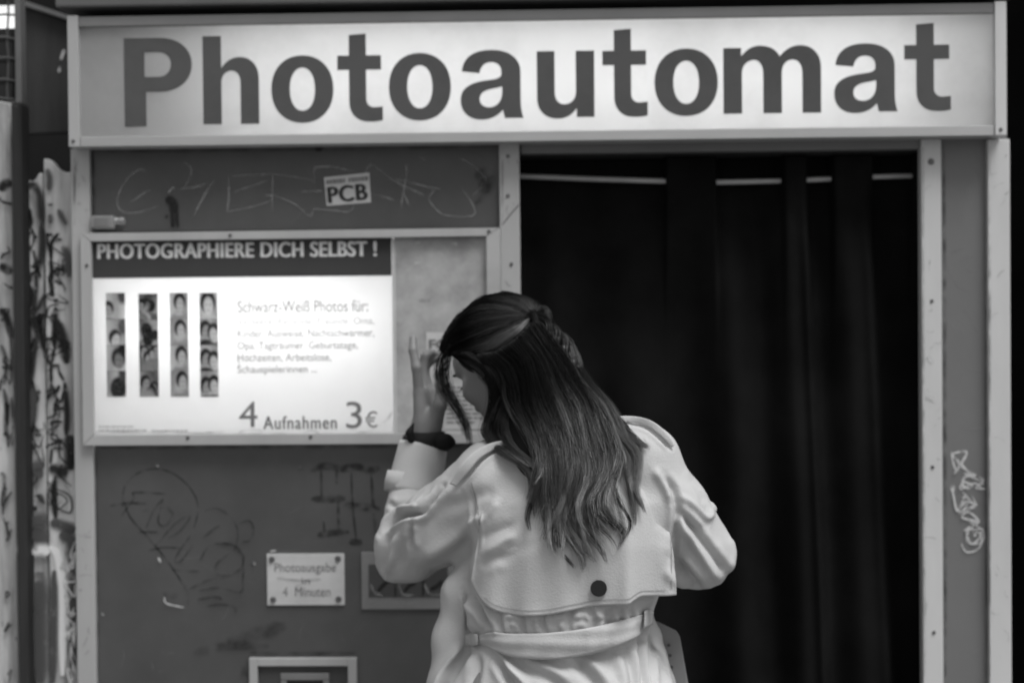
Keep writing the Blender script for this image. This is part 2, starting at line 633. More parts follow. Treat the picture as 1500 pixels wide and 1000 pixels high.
bm_box(bm, (fx1, .031, zb_face), (fx1 + .004, .099, zt_face))
bm_obj('sign_reflector', bm, m_white_in, booth)
face = mesh_obj('sign_face', [(fx0, SF, zb_face), (fx1, SF, zb_face), (fx1, SF, zt_face), (fx0, SF, zt_face)], [(0, 1, 2, 3)], m_sign, booth)
zc = (zt_face + zb_face) / 2
def tube_mesh(name, x0, x1, y, z, r, mat, n=40, S=10):
    """a fluorescent tube, ringed along its length"""
    V, F_ = [], []
    for i in range(n + 1):
        x = x0 + (x1 - x0) * i / n
        V += [(x, y + r * math.cos(2 * math.pi * k / S), z + r * math.sin(2 * math.pi * k / S)) for k in range(S)]
        if i:
            q = (i - 1) * S
            F_ += [(q + k, q + (k + 1) % S, q + S + (k + 1) % S, q + S + k) for k in range(S)]
    F_ += [tuple(range(S))[::-1], tuple(n * S + k for k in range(S))]
    return mesh_obj(name, V, F_, mat, booth)


for dz in (-.055, .055):
    tube_mesh('light_tube', W(330, 100)[0], W(1370, 100)[0], .082, zc + dz, .011, m_tube1)


# letters, drawn as outlines (unit: photo pixels at the sign, baseline 0)
def bez(p0, p1, p2, p3, n=9):
    t = np.linspace(0, 1, n + 1)[1:, None]
    p0, p1, p2, p3 = map(np.array, (p0, p1, p2, p3))
    return (1 - t) ** 3 * p0 + 3 * (1 - t) ** 2 * t * p1 + 3 * (1 - t) * t * t * p2 + t ** 3 * p3


def outline(*seg):
    """points, or ('q', corner, end): a rounded quarter bending at CORNER, or ('c', c1, c2, end): a cubic"""
    out = [np.array(seg[0], float)]
    for s in seg[1:]:
        if s[0] == 'q':
            p0, cn, p3 = out[-1], np.array(s[1], float), np.array(s[2], float)
            kk = .60
            out += list(bez(p0, p0 + (cn - p0) * kk, p3 + (cn - p3) * kk, p3))
        elif s[0] == 'c':
            out += list(bez(out[-1], s[1], s[2], s[3]))
        else:
            out.append(np.array(s, float))
    return np.array(out)


def oval(x0, y0, x1, y1):
    cx, cy = (x0 + x1) / 2, (y0 + y1) / 2
    return outline((cx, y0), ('q', (x1, y0), (x1, cy)), ('q', (x1, y1), (cx, y1)), ('q', (x0, y1), (x0, cy)), ('q', (x0, y0), (cx, y0)))


GL = {
    'P': [outline((0, 0), (0, 129), (52, 129), ('q', (100, 129), (100, 90)), ('q', (100, 50), (52, 50)), (32, 50), (32, 0)),
          outline((30, 72), (50, 72), ('q', (69, 72), (69, 90)), ('q', (69, 108), (50, 108)), (30, 108))],
    'h': [outline((0, 0), (0, 129), (27, 129), (27, 82), ('c', (34, 92), (43, 98), (54, 98)), ('q', (82, 98), (82, 66)), (82, 0), (55, 0), (55, 60), ('q', (55, 78), (42, 78)),
                  ('q', (27, 78), (27, 60)), (27, 0))],
    'o': [oval(0, -2, 91, 97), oval(27, 16, 64, 79)],
    't': [outline((17, 126), (42, 128), (42, 96), (64, 96), (64, 75), (42, 75), (42, 32), ('q', (42, 20), (54, 20)), (66, 21), (66, 1), ('c', (58, -1), (52, -1.5), (45, -1)), ('q', (17, -1), (17, 28)), (17, 75), (0, 75), (0, 96), (17, 96))],
    'a': [outline((2, 69), (28, 66), ('c', (30, 77), (36, 82), (45, 82)), ('q', (60, 82), (60, 68)), (60, 63), ('c', (58, 58), (50, 57), (42, 56)), ('c', (14, 53), (0, 45), (0, 27)), ('c', (0, 9), (12, -2), (31, -2)),
                  ('c', (44, -2), (54, 3), (62, 12)), ('c', (63, 7), (64, 3), (65, 0)), (92, 0), ('c', (89, 8), (88, 16), (88, 26)), (88, 68), ('q', (88, 100), (46, 100)), ('c', (18, 100), (4, 89), (2, 69))),
          outline((61, 46), (61, 38), ('c', (61, 24), (52, 16), (42, 16)), ('c', (33, 16), (28, 21), (28, 28)), ('c', (28, 38), (36, 41), (46, 43)), ('c', (52, 44), (57, 45), (61, 46)))],
    'u': [outline((84, 97), (84, 0), (58, 0), (58, 13), ('c', (51, 3), (42, -2), (30, -2)), ('q', (0, -2), (0, 28)), (0, 97), (26, 97), (26, 36), ('q', (26, 19), (40, 19)), ('q', (57, 19), (57, 38)), (57, 97))],
    'm': [outline((0, 0), (0, 96), (26, 96), (26, 84), ('c', (33, 93), (42, 99), (53, 99)), ('c', (68, 99), (78, 92), (82, 83)), ('c', (90, 93), (100, 99), (112, 99)), ('q', (142, 99), (142, 66)), (142, 0), (115, 0), (115, 58),
                  ('q', (115, 78), (101, 78)), ('q', (85, 78), (85, 58)), (85, 0), (58, 0), (58, 58), ('q', (58, 78), (45, 78)), ('q', (27, 78), (27, 58)), (27, 0))],
}
LET = [('P', 183, 282, 185.5), ('h', 298, 380, 182.5), ('o', 398, 489, 179), ('t', 495, 561, 178), ('o', 570, 661, 175.5), ('a', 675, 767, 174), ('u', 787, 871, 172.5), ('t', 883, 949, 171), ('o', 959, 1052, 169), ('m', 1060, 1203, 167), ('a', 1222, 1315, 164.5), ('t', 1325, 1393, 162.5)]
LY = SF - .0012
for ch, x0, x1, yb in LET:
    ctrs = GL[ch]
    wd = ctrs[0][:, 0].max()
    cu = bpy.data.curves.new('letter', 'CURVE')
    cu.dimensions = '2D'
    cu.fill_mode = 'BOTH'
    cu.extrude = .0004
    xa, za = W(x0, yb, LY)[0], W(x0, yb, LY)[2]
    sc = (W(x1, yb, LY)[0] - xa) / wd
    scz = (W(x0, yb - 100, LY)[2] - za) / 100
    for c in ctrs:
        sp = cu.splines.new('POLY')
        sp.points.add(len(c) - 1)
        sp.use_cyclic_u = True
        for p, q in zip(sp.points, c):
            p.co = (q[0] * sc, q[1] * scz, 0, 1)
    tmp = bpy.data.objects.new('tmp', cu)
    COL.objects.link(tmp)
    bpy.context.view_layer.update()
    me = bpy.data.meshes.new_from_object(tmp.evaluated_get(bpy.context.evaluated_depsgraph_get()))
    bpy.data.objects.remove(tmp)
    me.transform(Matrix.Translation((xa, LY, za)) @ Matrix.Rotation(math.radians(90), 4, 'X'))
    me.materials.clear()
    me.materials.append(m_letter)
    link(bpy.data.objects.new('letter', me), face)

# posts, panels, door frame -------------------------------
ZB = .10


def upright(name, x0, x1, ytop, Y, th, mat, bevel=.002):
    a, b = W(x0, ytop + 300, Y)[0], W(x1, ytop + 300, Y)[0]
    return box(name, (a, Y, ZB), (b, Y + th, W((x0 + x1) / 2, ytop, Y)[2]), mat, booth, bevel)


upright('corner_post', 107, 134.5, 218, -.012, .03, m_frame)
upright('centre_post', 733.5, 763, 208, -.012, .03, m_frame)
upright('door_post', 1350.5, 1380, 204, -.012, .03, m_frame_b)
upright('corner_post', 1448, 1480.5, 204, -.014, .03, m_frame_b)
up = pbox('upper_panel', 134, 216, 733.8, 336, 0, .012, m_panel, booth, 0)
a, b = W(134, 800)[0], W(733.8, 800)[0]
lp = box('lower_panel', (a, 0, ZB), (b, .012, W(430, 648)[2]), m_panel, booth, 0)
a, b = W(1380, 600)[0], W(1448.5, 600)[0]
rp = box('side_front_panel', (a, 0, ZB), (b, .012, W(1414, 204)[2]), m_panel_r, booth, 0)
pbox('door_lintel', 763, 206, 1350.5, 221.5, -.004, .03, m_lintel, booth)
box('kick_plate', (BX0 + .003, -.006, .015), (BX1 - .003, .011, ZB - .001), m_dark, booth)

def scratches(name, x0, y0, x1, y1, n, Y, mat, seed, w=1.3, ln=(8, 60)):
    r = np.random.default_rng(seed)
    L_ = []
    for _ in range(n):
        x, y, a_, l_ = r.uniform(x0, x1), r.uniform(y0, y1), r.uniform(0, 3.14), r.uniform(*ln)
        dx, dy = math.cos(a_) * l_ / 2, math.sin(a_) * l_ / 2
        cl = lambda u, v: (min(x1, max(x0, u)), min(y1, max(y0, v)))
        L_.append((w * r.uniform(.6, 1.5), [cl(x - dx, y - dy), cl(x + r.uniform(-3, 3), y + r.uniform(-3, 3)), cl(x + dx, y + dy)]))
    strokes(name, L_, Y, mat, booth)


# wear and dirt on the paint and the metal
scratches('scratch', 142, 660, 640, 985, 34, -.0062, s_faint, 1)
scratches('scratch', 140, 222, 725, 325, 16, -.0028, s_faint, 2)
scratches('scratch', 1384, 215, 1444, 990, 22, -.0028, s_faint, 3, 1.3, (6, 40))
scratches('post_scratch', 1353, 215, 1377, 990, 16, -.0140, s_dark, 4, 1.1, (4, 22))
scratches('post_scratch', 1452, 215, 1477, 990, 16, -.0160, s_dark, 5, 1.1, (4, 22))
scratches('post_scratch', 111, 225, 131, 330, 6, -.0140, s_dark, 6, 1.1, (4, 20))
scratches('post_scratch', 115, 660, 134, 990, 10, -.0140, s_dark, 7, 1.1, (4, 24))
scratches('post_scratch', 737, 215, 760, 420, 8, -.0140, s_dark, 8, 1.1, (4, 20))
strokes('edge_dirt', [(9, [(136, 655), (300, 654), (500, 653), (725, 652)]), (8, [(139, 660), (141, 820), (143, 990)]), (9, [(134, 221), (300, 219), (520, 216), (730, 213)]), (7, [(136, 222), (137, 280), (137, 332)]),
                      (7, [(1383, 210), (1384, 600), (1385, 990)]), (6, [(1446, 210), (1446, 600), (1446, 990)]), (8, [(366, 955), (400, 957), (520, 956)]), (14, [(365, 965), (358, 985), (360, 1000)])], -.0005, s_smear, booth)
strokes('edge_dirt', [(5, [(109, 232), (109, 330)]), (4, [(1352.5, 215), (1353, 600), (1355, 990)]), (4, [(1450, 215), (1450, 600), (1450, 990)]), (4, [(736, 215), (736, 330)])], -.0150, s_smear, booth)

# poster case --------------------------------------------
CY = -.026                                             # frame front


def mitre(name, pts, Y, th, mat, parent):
    """a bar with mitred ends: four photo points of its front"""
    f = [W(p[0], p[1], Y) for p in pts]
    bk = [np.array((q[0], Y + th, q[2])) for q in f]
    bm = bmesh.new()
    vs = [bm.verts.new(q) for q in f + bk]
    for q in ((0, 1, 2, 3), (7, 6, 5, 4), (0, 4, 5, 1), (1, 5, 6, 2), (2, 6, 7, 3), (3, 7, 4, 0)):
        bm.faces.new([vs[i] for i in q])
    bmesh.ops.recalc_face_normals(bm, faces=bm.faces)
    bmesh.ops.bevel(bm, geom=list(bm.edges), offset=.0012, segments=2, affect='EDGES')
    return bm_obj(name, bm, mat, parent)


O = dict(l=119, r=733.2, t=337.5, b=651); Nn_ = dict(l=134.5, r=713, t=350, b=635.5)
dl = .0135                                              # photo tilt of the case's edges


def cp(x, y): return (x + (y - 490) * .0125 * (1 if x < 400 else .6), y + (427 - x) * (.0135 if y < 500 else .006))


oc = [cp(O['l'], O['t']), cp(O['r'], O['t']), cp(O['r'], O['b']), cp(O['l'], O['b'])]
ic = [cp(Nn_['l'], Nn_['t']), cp(Nn_['r'], Nn_['t']), cp(Nn_['r'], Nn_['b']), cp(Nn_['l'], Nn_['b'])]
for i in range(4):
    j = (i + 1) % 4
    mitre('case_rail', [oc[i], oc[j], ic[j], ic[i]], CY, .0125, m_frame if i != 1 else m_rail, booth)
PY = -.010                                             # poster sheet
a, b, t, l = rect(134, 350, 577, 636, PY)
poster = mesh_obj('poster', [(a, PY, l), (b, PY, l), (b, PY, t), (a, PY, t)], [(0, 1, 2, 3)], m_poster, booth)
hd = sheet('poster_header', 135, 351, 573.5, 405.5, PY - .0012, m_header, poster)
text('header_lettering', 'PHOTOGRAPHIERE DICH SELBST !', 143.5, 355.5, 551, 377, PY - .0020, m_hletter, poster, .045, spacing=1.05)
# light box behind the poster
bm = bmesh.new()
bm_box(bm, (a - .004, .112, l - .004), (b + .004, .116, t + .004))
bm_box(bm, (a - .004, .013, t), (b + .004, .111, t + .004))
bm_box(bm, (a - .004, .013, l - .004), (b + .004, .111, l))
bm_box(bm, (a - .008, .013, l), (a - .004, .111, t))
bm_box(bm, (b + .0005, -.006, l), (b + .0035, .111, t))
bm_obj('light_box', bm, m_white_in, booth)
zt_ = W(355, 472, 0)[2]
tube_mesh('light_tube', W(175, 440)[0], W(540, 440)[0], .06, zt_, .012, m_tube2, 16)
a, b, t, l = rect(578.5, 348, 714, 637, PY)
board = box('display_board', (b * 0 + W(579.5, 490, PY)[0], PY, l), (b, PY + .006, t), m_board, booth, 0)
pbox('case_divider', 575.5, 350, 580, 635, PY - .0015, .004, m_plate, booth, .0005)
# print on the poster
ty = PY - .0012
text('poster_print', 'Schwarz-Weiß Photos für:', 348, 440, 539, 457, ty, m_ptext1, poster, 0)
for s, x0, y0, x1, y1, mm in (('Verliebte, Reisende, Freunde, Oma,', 348, 465, 548, 477, m_ptext2), ('Kinder, Ausweise, Nachtschwärmer,', 348, 482, 548, 495, m_ptext1),
                              ('Opa, Tagträumer, Geburtstage,', 348, 500, 524, 514, m_ptext1), ('Hochzeiten, Arbeitslose,', 348, 517.5, 485, 530.5, m_ptext1),
                              ('Schauspielerinnen ...', 348, 535, 464, 549, m_ptext1)):
    text('poster_print', s, x0, y0, x1, y1, ty, mm, poster)
text('poster_print', '4', 350, 588, 377, 625, ty, m_ptext3, poster, -.012)
text('poster_print', 'Aufnahmen', 386, 609, 493, 628, ty, m_ptext3, poster, .018, spacing=1.12)
text('poster_print', '3', 507, 588, 530, 627, ty, m_ptext3, poster, -.012)
text('poster_print', '€', 535, 602, 553, 626, ty, m_ptext3, poster, -.005)
bm = bmesh.new()
for (x0, x1, y) in ((145, 196, 623.5), (145, 216, 629), (222, 275, 629.5)):
    x = x0
    while x < x1:
        w = random.uniform(2, 7)
        p, q = W(x, y, ty), W(min(x + w, x1), y + 2.2, ty)
        vs = [bm.verts.new(c) for c in ((p[0], ty, p[2]), (q[0], ty, p[2]), (q[0], ty, q[2]), (p[0], ty, q[2]))]
        bm.faces.new(vs)
        x += w + 1.4
bm_obj('small_print', bm, m_ptext2, poster)
strokes('poster_stain_and_shade', [(3, [(350, 521), (350, 535), (351, 545)]), (2.5, [(362, 520), (364, 523)]), (5, [(545, 629), (560, 620), (569, 612), (574, 603)]), (4, [(350, 632), (372, 629), (392, 633)]),
                         (5, [(444, 634), (455, 630), (468, 634)]), (3, [(300, 633), (330, 632)]), (4, [(520, 634), (548, 631), (566, 622)]), (2.5, [(136, 632), (300, 634), (420, 634.5)])], ty - .0006, s_smear, poster)  # stains, plus a dark arc painting the shading of the curled corner


def portrait(strip, k, n=26, m=32):
    """a small black and white print: heads, shoulders and hands as soft tones"""
    r = np.random.default_rng(strip * 31 + (k if strip != 2 else k % 2) + 5)
    y, x = np.mgrid[0:m, 0:n]
    x, y = x / n, y / m
    im = np.full((m, n), (.62, .30, .55, .5)[strip] + r.uniform(-.1, .1)) + .14 * np.sin(x * r.uniform(2, 7) + y * r.uniform(-4, 4) + r.uniform(0, 6))

    def blob(im, cx, cy, rx, ry, tone, soft=.25, an=0.0):
        u, v = (x - cx) * math.cos(an) + (y - cy) * math.sin(an), -(x - cx) * math.sin(an) + (y - cy) * math.cos(an)
        d = np.sqrt((u / rx) ** 2 + (v / ry) ** 2)
        kk = np.clip((1 - d) / soft + .5, 0, 1)
        return im * (1 - kk) + tone * kk

    def head(im, cx, cy, s, an, body, hair, facet):
        im = blob(im, cx + .05 * an, cy + .70 * s, .52 * s, .40 * s, body)
        im = blob(im, cx - .04 * an, cy - .06 * s, .30 * s, .31 * s, hair, .25, an)
        if facet > .2:
            im = blob(im, cx + .03, cy + .05 * s, .19 * s, .25 * s, facet, .35, an)
            for e in (-.075, .075):
                im = blob(im, cx + .03 + e * s, cy + .01, .045 * s, .018, facet * .3, .8, an)
            im = blob(im, cx + .03, cy + .17 * s, .06 * s, .016, facet * .4, .8, an)
        return im
    if strip == 0:
        cx, cy = ((.1, .62), (.45, .75), (.6, .55), (.6, .72))[k]
        im = head(im, cx, cy, (.9, 1.0, 1.2, 1.35)[k], r.uniform(-.6, .6), r.uniform(.05, .7), .05, (.5, .75, .3, .0)[k])
        im = blob(im, .85, .1 + .2 * (k == 1), .25, .3, r.uniform(.03, .2), .6)
    elif strip == 1:
        for q in range(4):
            im = head(im, r.uniform(.1, .9), r.uniform(.2, .8), r.uniform(.5, .95), r.uniform(-.8, .8), r.uniform(.03, .5), .03, r.uniform(.0, .85))
    elif strip == 2:
        im = head(im, .52 + .03 * k, .38 + .02 * (k % 3), 1.05, .1 * (k - 1), .34, .03, .62)
        im = blob(im, .5, .78, .22, .06, .55, .8)
    else:
        if k == 0:
            im = head(im, .45, .42, 1.35, -.1, .6, .03, .78)
        else:
            im = head(im, .30, .35 + .08 * k, 1.05, .3, .04, .03, .45)
            im = head(im, .72, .62 - .07 * (k % 2), 1.1, -.4, .12, .04, .72)
    return np.clip(im * (.85 + .25 * y) + r.normal(0, .035, im.shape), .01, .9)


for si, (x0, x1, y0, y1) in enumerate(((155, 183, 429, 581), (203, 231, 430, 581), (248.5, 275, 429, 581), (292, 318.5, 429, 581))):
    V, Fc, T = [], [], []
    m_, n_ = 32, 26
    for k in range(4):
        im = portrait(si, k)
        im[0, :] *= .35
        a_, b_, t_, l_ = rect(x0 + k * .5, y0 + (y1 - y0) * k / 4, x1 + k * .5, y0 + (y1 - y0) * (k + 1) / 4, ty)
        b0 = len(V)
        for j in range(m_):
            for i in range(n_):
                V.append((a_ + (b_ - a_) * i / (n_ - 1), ty, t_ + (l_ - t_) * j / (m_ - 1)))
                T.append(im[j, i])
                if i and j:
                    q = b0 + j * n_ + i
                    Fc.append((q, q - 1, q - n_ - 1, q - n_))
    ob = mesh_obj('photo_strip', V, Fc, m_photo, poster)
    ca = ob.data.color_attributes.new('tone', 'FLOAT_COLOR', 'POINT')
    tt = np.array(T)
    ca.data.foreach_set('color', np.stack([tt, tt, tt, np.ones_like(tt)], 1).ravel().astype(np.float32))

# things fixed to the display board
card = sheet('notice_card', 650, 560, 713, 628, PY - .001, m_board_light, board)
bm = bmesh.new()
for i in range(9):
    y = 566 + i * 6.4
    x = 654
    while x < 708 - (i % 3) * 6:
        w = random.uniform(5, 14)
        p, q = W(x, y, PY - .0016), W(x + w, y + 2.4, PY - .0016)
        bm.faces.new([bm.verts.new(c) for c in ((p[0], PY - .0016, p[2]), (q[0], PY - .0016, p[2]), (q[0], PY - .0016, q[2]), (p[0], PY - .0016, q[2]))])
        x += w + 2
bm_obj('notice_print', bm, m_ink_mid, board)
sheet('small_sticker', 624.5, 486.5, 662, 513, PY - .001, m_sticker, board)
text('sticker_lettering', 'FO', 629, 497, 657, 511, PY - .0016, m_ink_mid, board, .05)
sheet('notice_card', 630, 523, 662, 562, PY - .001, m_sticker, board)
strokes('board_glint', [(7, [(612, 440), (630, 440)])], PY - .0006, s_light, board)  # highlight on the board, painted as a pale stroke

# plates, slot, screws -------------------------------------
plate = pbox('label_plate', 391, 810.5, 504.5, 886, -.004, .0035, m_plate, booth, .001)
text('plate_lettering', 'Photoausgabe', 402, 824, 492, 841, -.0046, m_ink_mid, plate)
text('plate_lettering', 'in', 442, 846, 454, 855, -.0046, m_ink_mid, plate)
text('plate_lettering', '4  Minuten', 414, 859, 484, 873, -.0046, m_ink_mid, plate)
strokes('plate_stain', [(14, [(437, 855), (440, 872)]), (4, [(432, 880), (440, 884)]), (5, [(405, 846), (440, 850), (470, 848)])], -.0049, s_smear, plate)
sc_bm = bmesh.new()
bm_cyl(sc_bm, (0, 0, 0), (0, -.003, 0), .0062, 14, .0048)
scm = bpy.data.meshes.new('screw')
sc_bm.to_mesh(scm); sc_bm.free()
scm.materials.append(m_screw)
ss_bm = bmesh.new()
bm_cyl(ss_bm, (0, 0, 0), (0, -.0018, 0), .0038, 12, .003)
ssm = bpy.data.meshes.new('small_screw')
ss_bm.to_mesh(ssm); ss_bm.free()
ssm.materials.append(m_screw)


def screw(px, py, Y, parent, me=scm, name='screw'):
    ob = bpy.data.objects.new(name, me)
    ob.location = W(px, py, Y)
    return link(ob, parent)


for q in ((398, 819), (495, 818), (400, 878), (496, 877)):
    screw(q[0], q[1], -.004, plate)
for q in ((744, 229), (744, 287), (749, 387)):
    screw(q[0], q[1], -.012, booth, ssm)
for q in ((1365, 441), (1366, 684), (1368, 926)):
    screw(q[0], q[1], -.012, booth, ssm)
screw(1364, 237, -.012, booth)
for q in ((127, 389), (337, 345), (716, 339), (275, 641), (455, 639.5)):
    screw(q[0], q[1], CY, booth, ssm)
for q in ((440, 684), (230, 681), (371, 824)):
    screw(q[0], q[1], 0, booth, ssm)
for q in ((107, 207), (1466, 190)):
    screw(q[0], q[1], SY - .003, booth, ssm)
sh = pbox('sample_plate', 529.5, 808, 668, 892, -.004, .0035, m_plate_d, booth, .001)
pbox('sample_window', 540, 826, 656, 874, -.0048, .0006, m_slot_in, sh, 0)
strokes('sample_print', [(7, [(553, 866), (562, 856), (570, 848)]), (6, [(592, 866), (600, 857), (609, 854)]), (7, [(630, 862), (640, 858), (648, 850)]), (3, [(579, 830), (579, 874)]), (3, [(620, 830), (620, 874)])], -.0056, s_black, sh)
strokes('sample_print', [(6, [(543, 855), (548, 866), (560, 872)]), (5, [(584, 855), (590, 870), (606, 871)]), (5, [(622, 855), (630, 870), (648, 870)]), (4, [(586, 883), (607, 881)])], -.0064, s_light, sh)
slot = thing('unused', '', '', (0, 0, 0)); bpy.data.objects.remove(slot)
x0, x1, y0 = 367, 523.5, 961.5
zs0 = W(445, 1180, 0)[2]
a, b = W(x0, 1000)[0], W(x1, 1000)[0]
ai, bi, ti = W(379, 1000)[0], W(511, 1000)[0], W(445, 973)[2]
t = W(445, y0)[2]
bm = bmesh.new()
bm_box(bm, (a, -.012, zs0), (ai, -.0005, t), .001)
bm_box(bm, (bi, -.012, zs0), (b, -.0005, t), .001)
bm_box(bm, (ai + .0002, -.0118, ti), (bi - .0002, -.0005, t - .0002), .001)
bm_box(bm, (ai + .0002, -.0118, zs0), (bi - .0002, -.0005, zs0 + .015), .001)
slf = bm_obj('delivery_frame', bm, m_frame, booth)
box('delivery_recess', (ai + .0004, -.003, zs0 + .0155), (bi - .0004, -.0006, ti - .0004), m_slot_in, slf, 0)
bm = bmesh.new()
a2, b2, t2 = W(412, 990)[0], W(483, 990)[0], W(447, 984)[2]
bm_box(bm, (a2, -.009, t2 - .014), (b2, -.0032, t2), .002)
bm_box(bm, (a2, -.009, t2 - .16), (a2 + .012, -.0032, t2 - .0142), .002)
bm_box(bm, (b2 - .012, -.009, t2 - .16), (b2, -.0032, t2 - .0142), .002)
bm_obj('chute_trim', bm, m_plate_d, slf)
box('chute_opening', (a2 + .0124, -.0045, t2 - .16), (b2 - .0124, -.0032, t2 - .0146), m_black, slf, 0)

# stickers and graffiti on the booth ------------------------
q4 = [W(*p, -.0008) for p in ((474.5, 260), (541, 253), (543.5, 296.5), (478.5, 301.5))]
pcb = mesh_obj('sticker', q4, [(3, 2, 1, 0)], m_sticker, booth)
text('sticker_lettering', 'PCB', 481, 271.5, 537, 295, -.0014, m_ink, pcb, .05, .085, spacing=1.1)
bm = bmesh.new()
x = 478
while x < 535:
    w = random.uniform(3, 5.5)
    if not 506 < x < 509:
        y = 265.5 - (x - 478) * .095
        p, q = W(x, y - 2, -.0014), W(x + w, y + 4.5, -.0014)
        bm.faces.new([bm.verts.new(c) for c in ((p[0], -.0014, p[2]), (q[0], -.0014, p[2]), (q[0], -.0014, q[2]), (p[0], -.0014, q[2]))])
    x += w + .9
bm_obj('sticker_print', bm, m_ink_mid, pcb)


def z8(pts, ox, oy, s): return [(ox + p[0] / s, oy + p[1] / s) for p in pts]


G = lambda *p: z8(p, 120, 200, 3.947)
H = lambda *p: z8(p, 440, 230, 4.6875)
strokes('graffiti_tag', [
    (3.2, G((370, 205), (340, 190), (280, 225), (220, 310), (205, 390), (240, 435), (320, 440), (440, 405))),
    (3.2, G((275, 385), (340, 340), (395, 305))),
    (2.4, G((590, 150), (630, 180), (625, 240), (580, 310))),
    (3.6, G((565, 300), (640, 295), (720, 275))), (3.6, G((770, 250), (720, 320), (650, 450))),
    (3.6, G((845, 225), (850, 330), (840, 435))), (2.6, G((845, 228), (1000, 222), (1100, 218))),
    (2.6, G((880, 320), (1000, 280), (1095, 245))), (2.6, G((840, 435), (950, 415), (1090, 375))),
    (3.6, G((1105, 215), (1100, 320), (1100, 430))), (2.6, G((1105, 215), (1220, 232), (1340, 252))), (3.2, G((1060, 340), (1120, 340))),
    (2.4, G((1120, 345), (1230, 390), (1315, 460), (1340, 420))), (3.4, G((1270, 320), (1390, 315))),
    (3.2, G((1340, 190), (1345, 240), (1340, 290))), (2.4, G((1340, 188), (1380, 178), (1490, 178))), (2.4, G((1340, 420), (1490, 430)))], -.0004, s_light, booth)
strokes('graffiti_tag', [
    (2.6, H((90, 70), (200, 65), (370, 100))), (2.6, H((90, 350), (200, 365), (330, 375), (370, 330))),
    (3.2, H((440, 110), (480, 55), (520, 70), (640, 160), (800, 240), (880, 280))), (2.4, H((500, 260), (580, 275), (650, 300))),
    (4, H((730, 50), (725, 150), (705, 250), (690, 350))), (3.4, H((655, 150), (760, 175), (870, 205), (960, 220))), (3, H((710, 250), (745, 330))),
    (3.4, H((920, 225), (885, 290), (920, 345), (970, 395))), (2.6, H((970, 395), (1080, 410), (1190, 400), (1185, 330), (1110, 215))),
    (2.4, H((1080, 0), (1160, 45), (1240, 110), (1270, 170), (1180, 270))), (2, H((820, 0), (860, 20)))], -.0005, s_light, booth)
strokes('dark_splash', [(17, G((490, 350), (530, 395), (525, 440))), (8, G((520, 420), (525, 480), (525, 525))), (6, G((548, 420), (550, 480), (555, 525))), (14, G((1350, 62), (1390, 66))), (6, G((488, 455), (492, 468)))], -.0018, s_black, booth)
strokes('dark_smudge', [(28, H((1200, 110), (1290, 150), (1240, 240))), (12, H((1240, 160), (1300, 230), (1200, 320)))], -.0022, s_smear, booth)
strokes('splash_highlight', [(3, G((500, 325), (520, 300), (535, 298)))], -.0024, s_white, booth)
B1 = lambda *p: z8(p, 120, 640, 2.776)
strokes('graffiti_tag', [
    (3.4, B1((165, 290), (175, 200), (240, 140), (330, 132), (410, 175), (460, 240), (472, 300), (455, 370))),
    (5, B1((115, 280), (180, 268), (260, 270))), (3.6, B1((170, 260), (200, 330), (280, 420), (360, 520), (420, 610))),
    (4, B1((160, 320), (210, 250), (215, 225), (340, 230))), (3, B1((250, 300), (330, 285), (360, 290))), (3, B1((230, 385), (310, 385))),
    (3.4, B1((270, 460), (330, 448), (400, 450))), (3, B1((260, 370), (290, 300), (330, 250))), (3, B1((330, 250), (310, 340), (340, 360), (370, 310), (330, 290))),
    (3, B1((300, 440), (380, 350), (440, 320), (400, 380), (350, 410))), (3, B1((440, 400), (380, 490), (400, 505), (450, 440))),
    (3, B1((370, 540), (480, 545))), (3.2, B1((500, 300), (550, 290), (610, 330), (635, 390), (620, 460))), (3, B1((490, 410), (540, 370), (560, 360))),
    (3.4, B1((640, 350), (680, 340), (698, 375), (680, 420), (645, 425))), (6, B1((550, 435), (620, 440), (660, 490))), (3.4, B1((480, 500), (520, 440), (600, 430))),
    (3.4, B1((660, 490), (640, 540), (560, 560), (545, 520), (600, 470))), (3.6, B1((440, 615), (520, 580), (620, 560))), (3.4, B1((655, 490), (655, 570), (645, 630), (560, 612), (475, 625))),
    (4, B1((490, 690), (560, 680), (620, 690), (625, 715))), (5, B1((470, 660), (540, 650), (570, 660)))], -.0004, s_dark, booth)
strokes('graffiti_tag', [(11, B1((330, 635), (370, 645), (400, 640))), (8, B1((420, 600), (430, 680))), (26, B1((590, 830), (700, 800), (830, 765))), (16, B1((450, 880), (580, 850), (760, 850)))], -.0040, s_smear, booth)
strokes('paint_chip', [(3, B1((335, 650), (345, 675), (415, 692))), (4, B1((310, 488), (320, 508))), (4, B1((700, 512), (704, 516))), (3, B1((765, 464), (790, 460))), (3, B1((80, 715), (90, 725))), (3, B1((305, 116), (312, 118)))], -.0046, s_white, booth)
B2 = lambda *p: z8(p, 340, 640, 2.776)
strokes('graffiti_tag', [
    (14, B2((320, 140), (370, 118), (440, 128), (510, 120), (560, 135), (600, 125))), (14, B2((320, 250), (400, 252), (460, 250))), (14, B2((455, 275), (520, 282), (600, 292))),
    (13, B2((345, 400), (400, 390), (475, 385))), (13, B2((475, 425), (530, 428))), (4.5, B2((362, 135), (364, 240))), (5, B2((425, 130), (425, 190))), (4.5, B2((485, 140), (490, 270), (505, 420))),
    (6, B2((565, 150), (575, 280), (585, 400))), (5, B2((430, 260), (435, 380))), (4, B2((372, 340), (376, 390)))], -.0004, s_dark, booth)
R4 = lambda *p: z8(p, 1300, 600, 2.5)
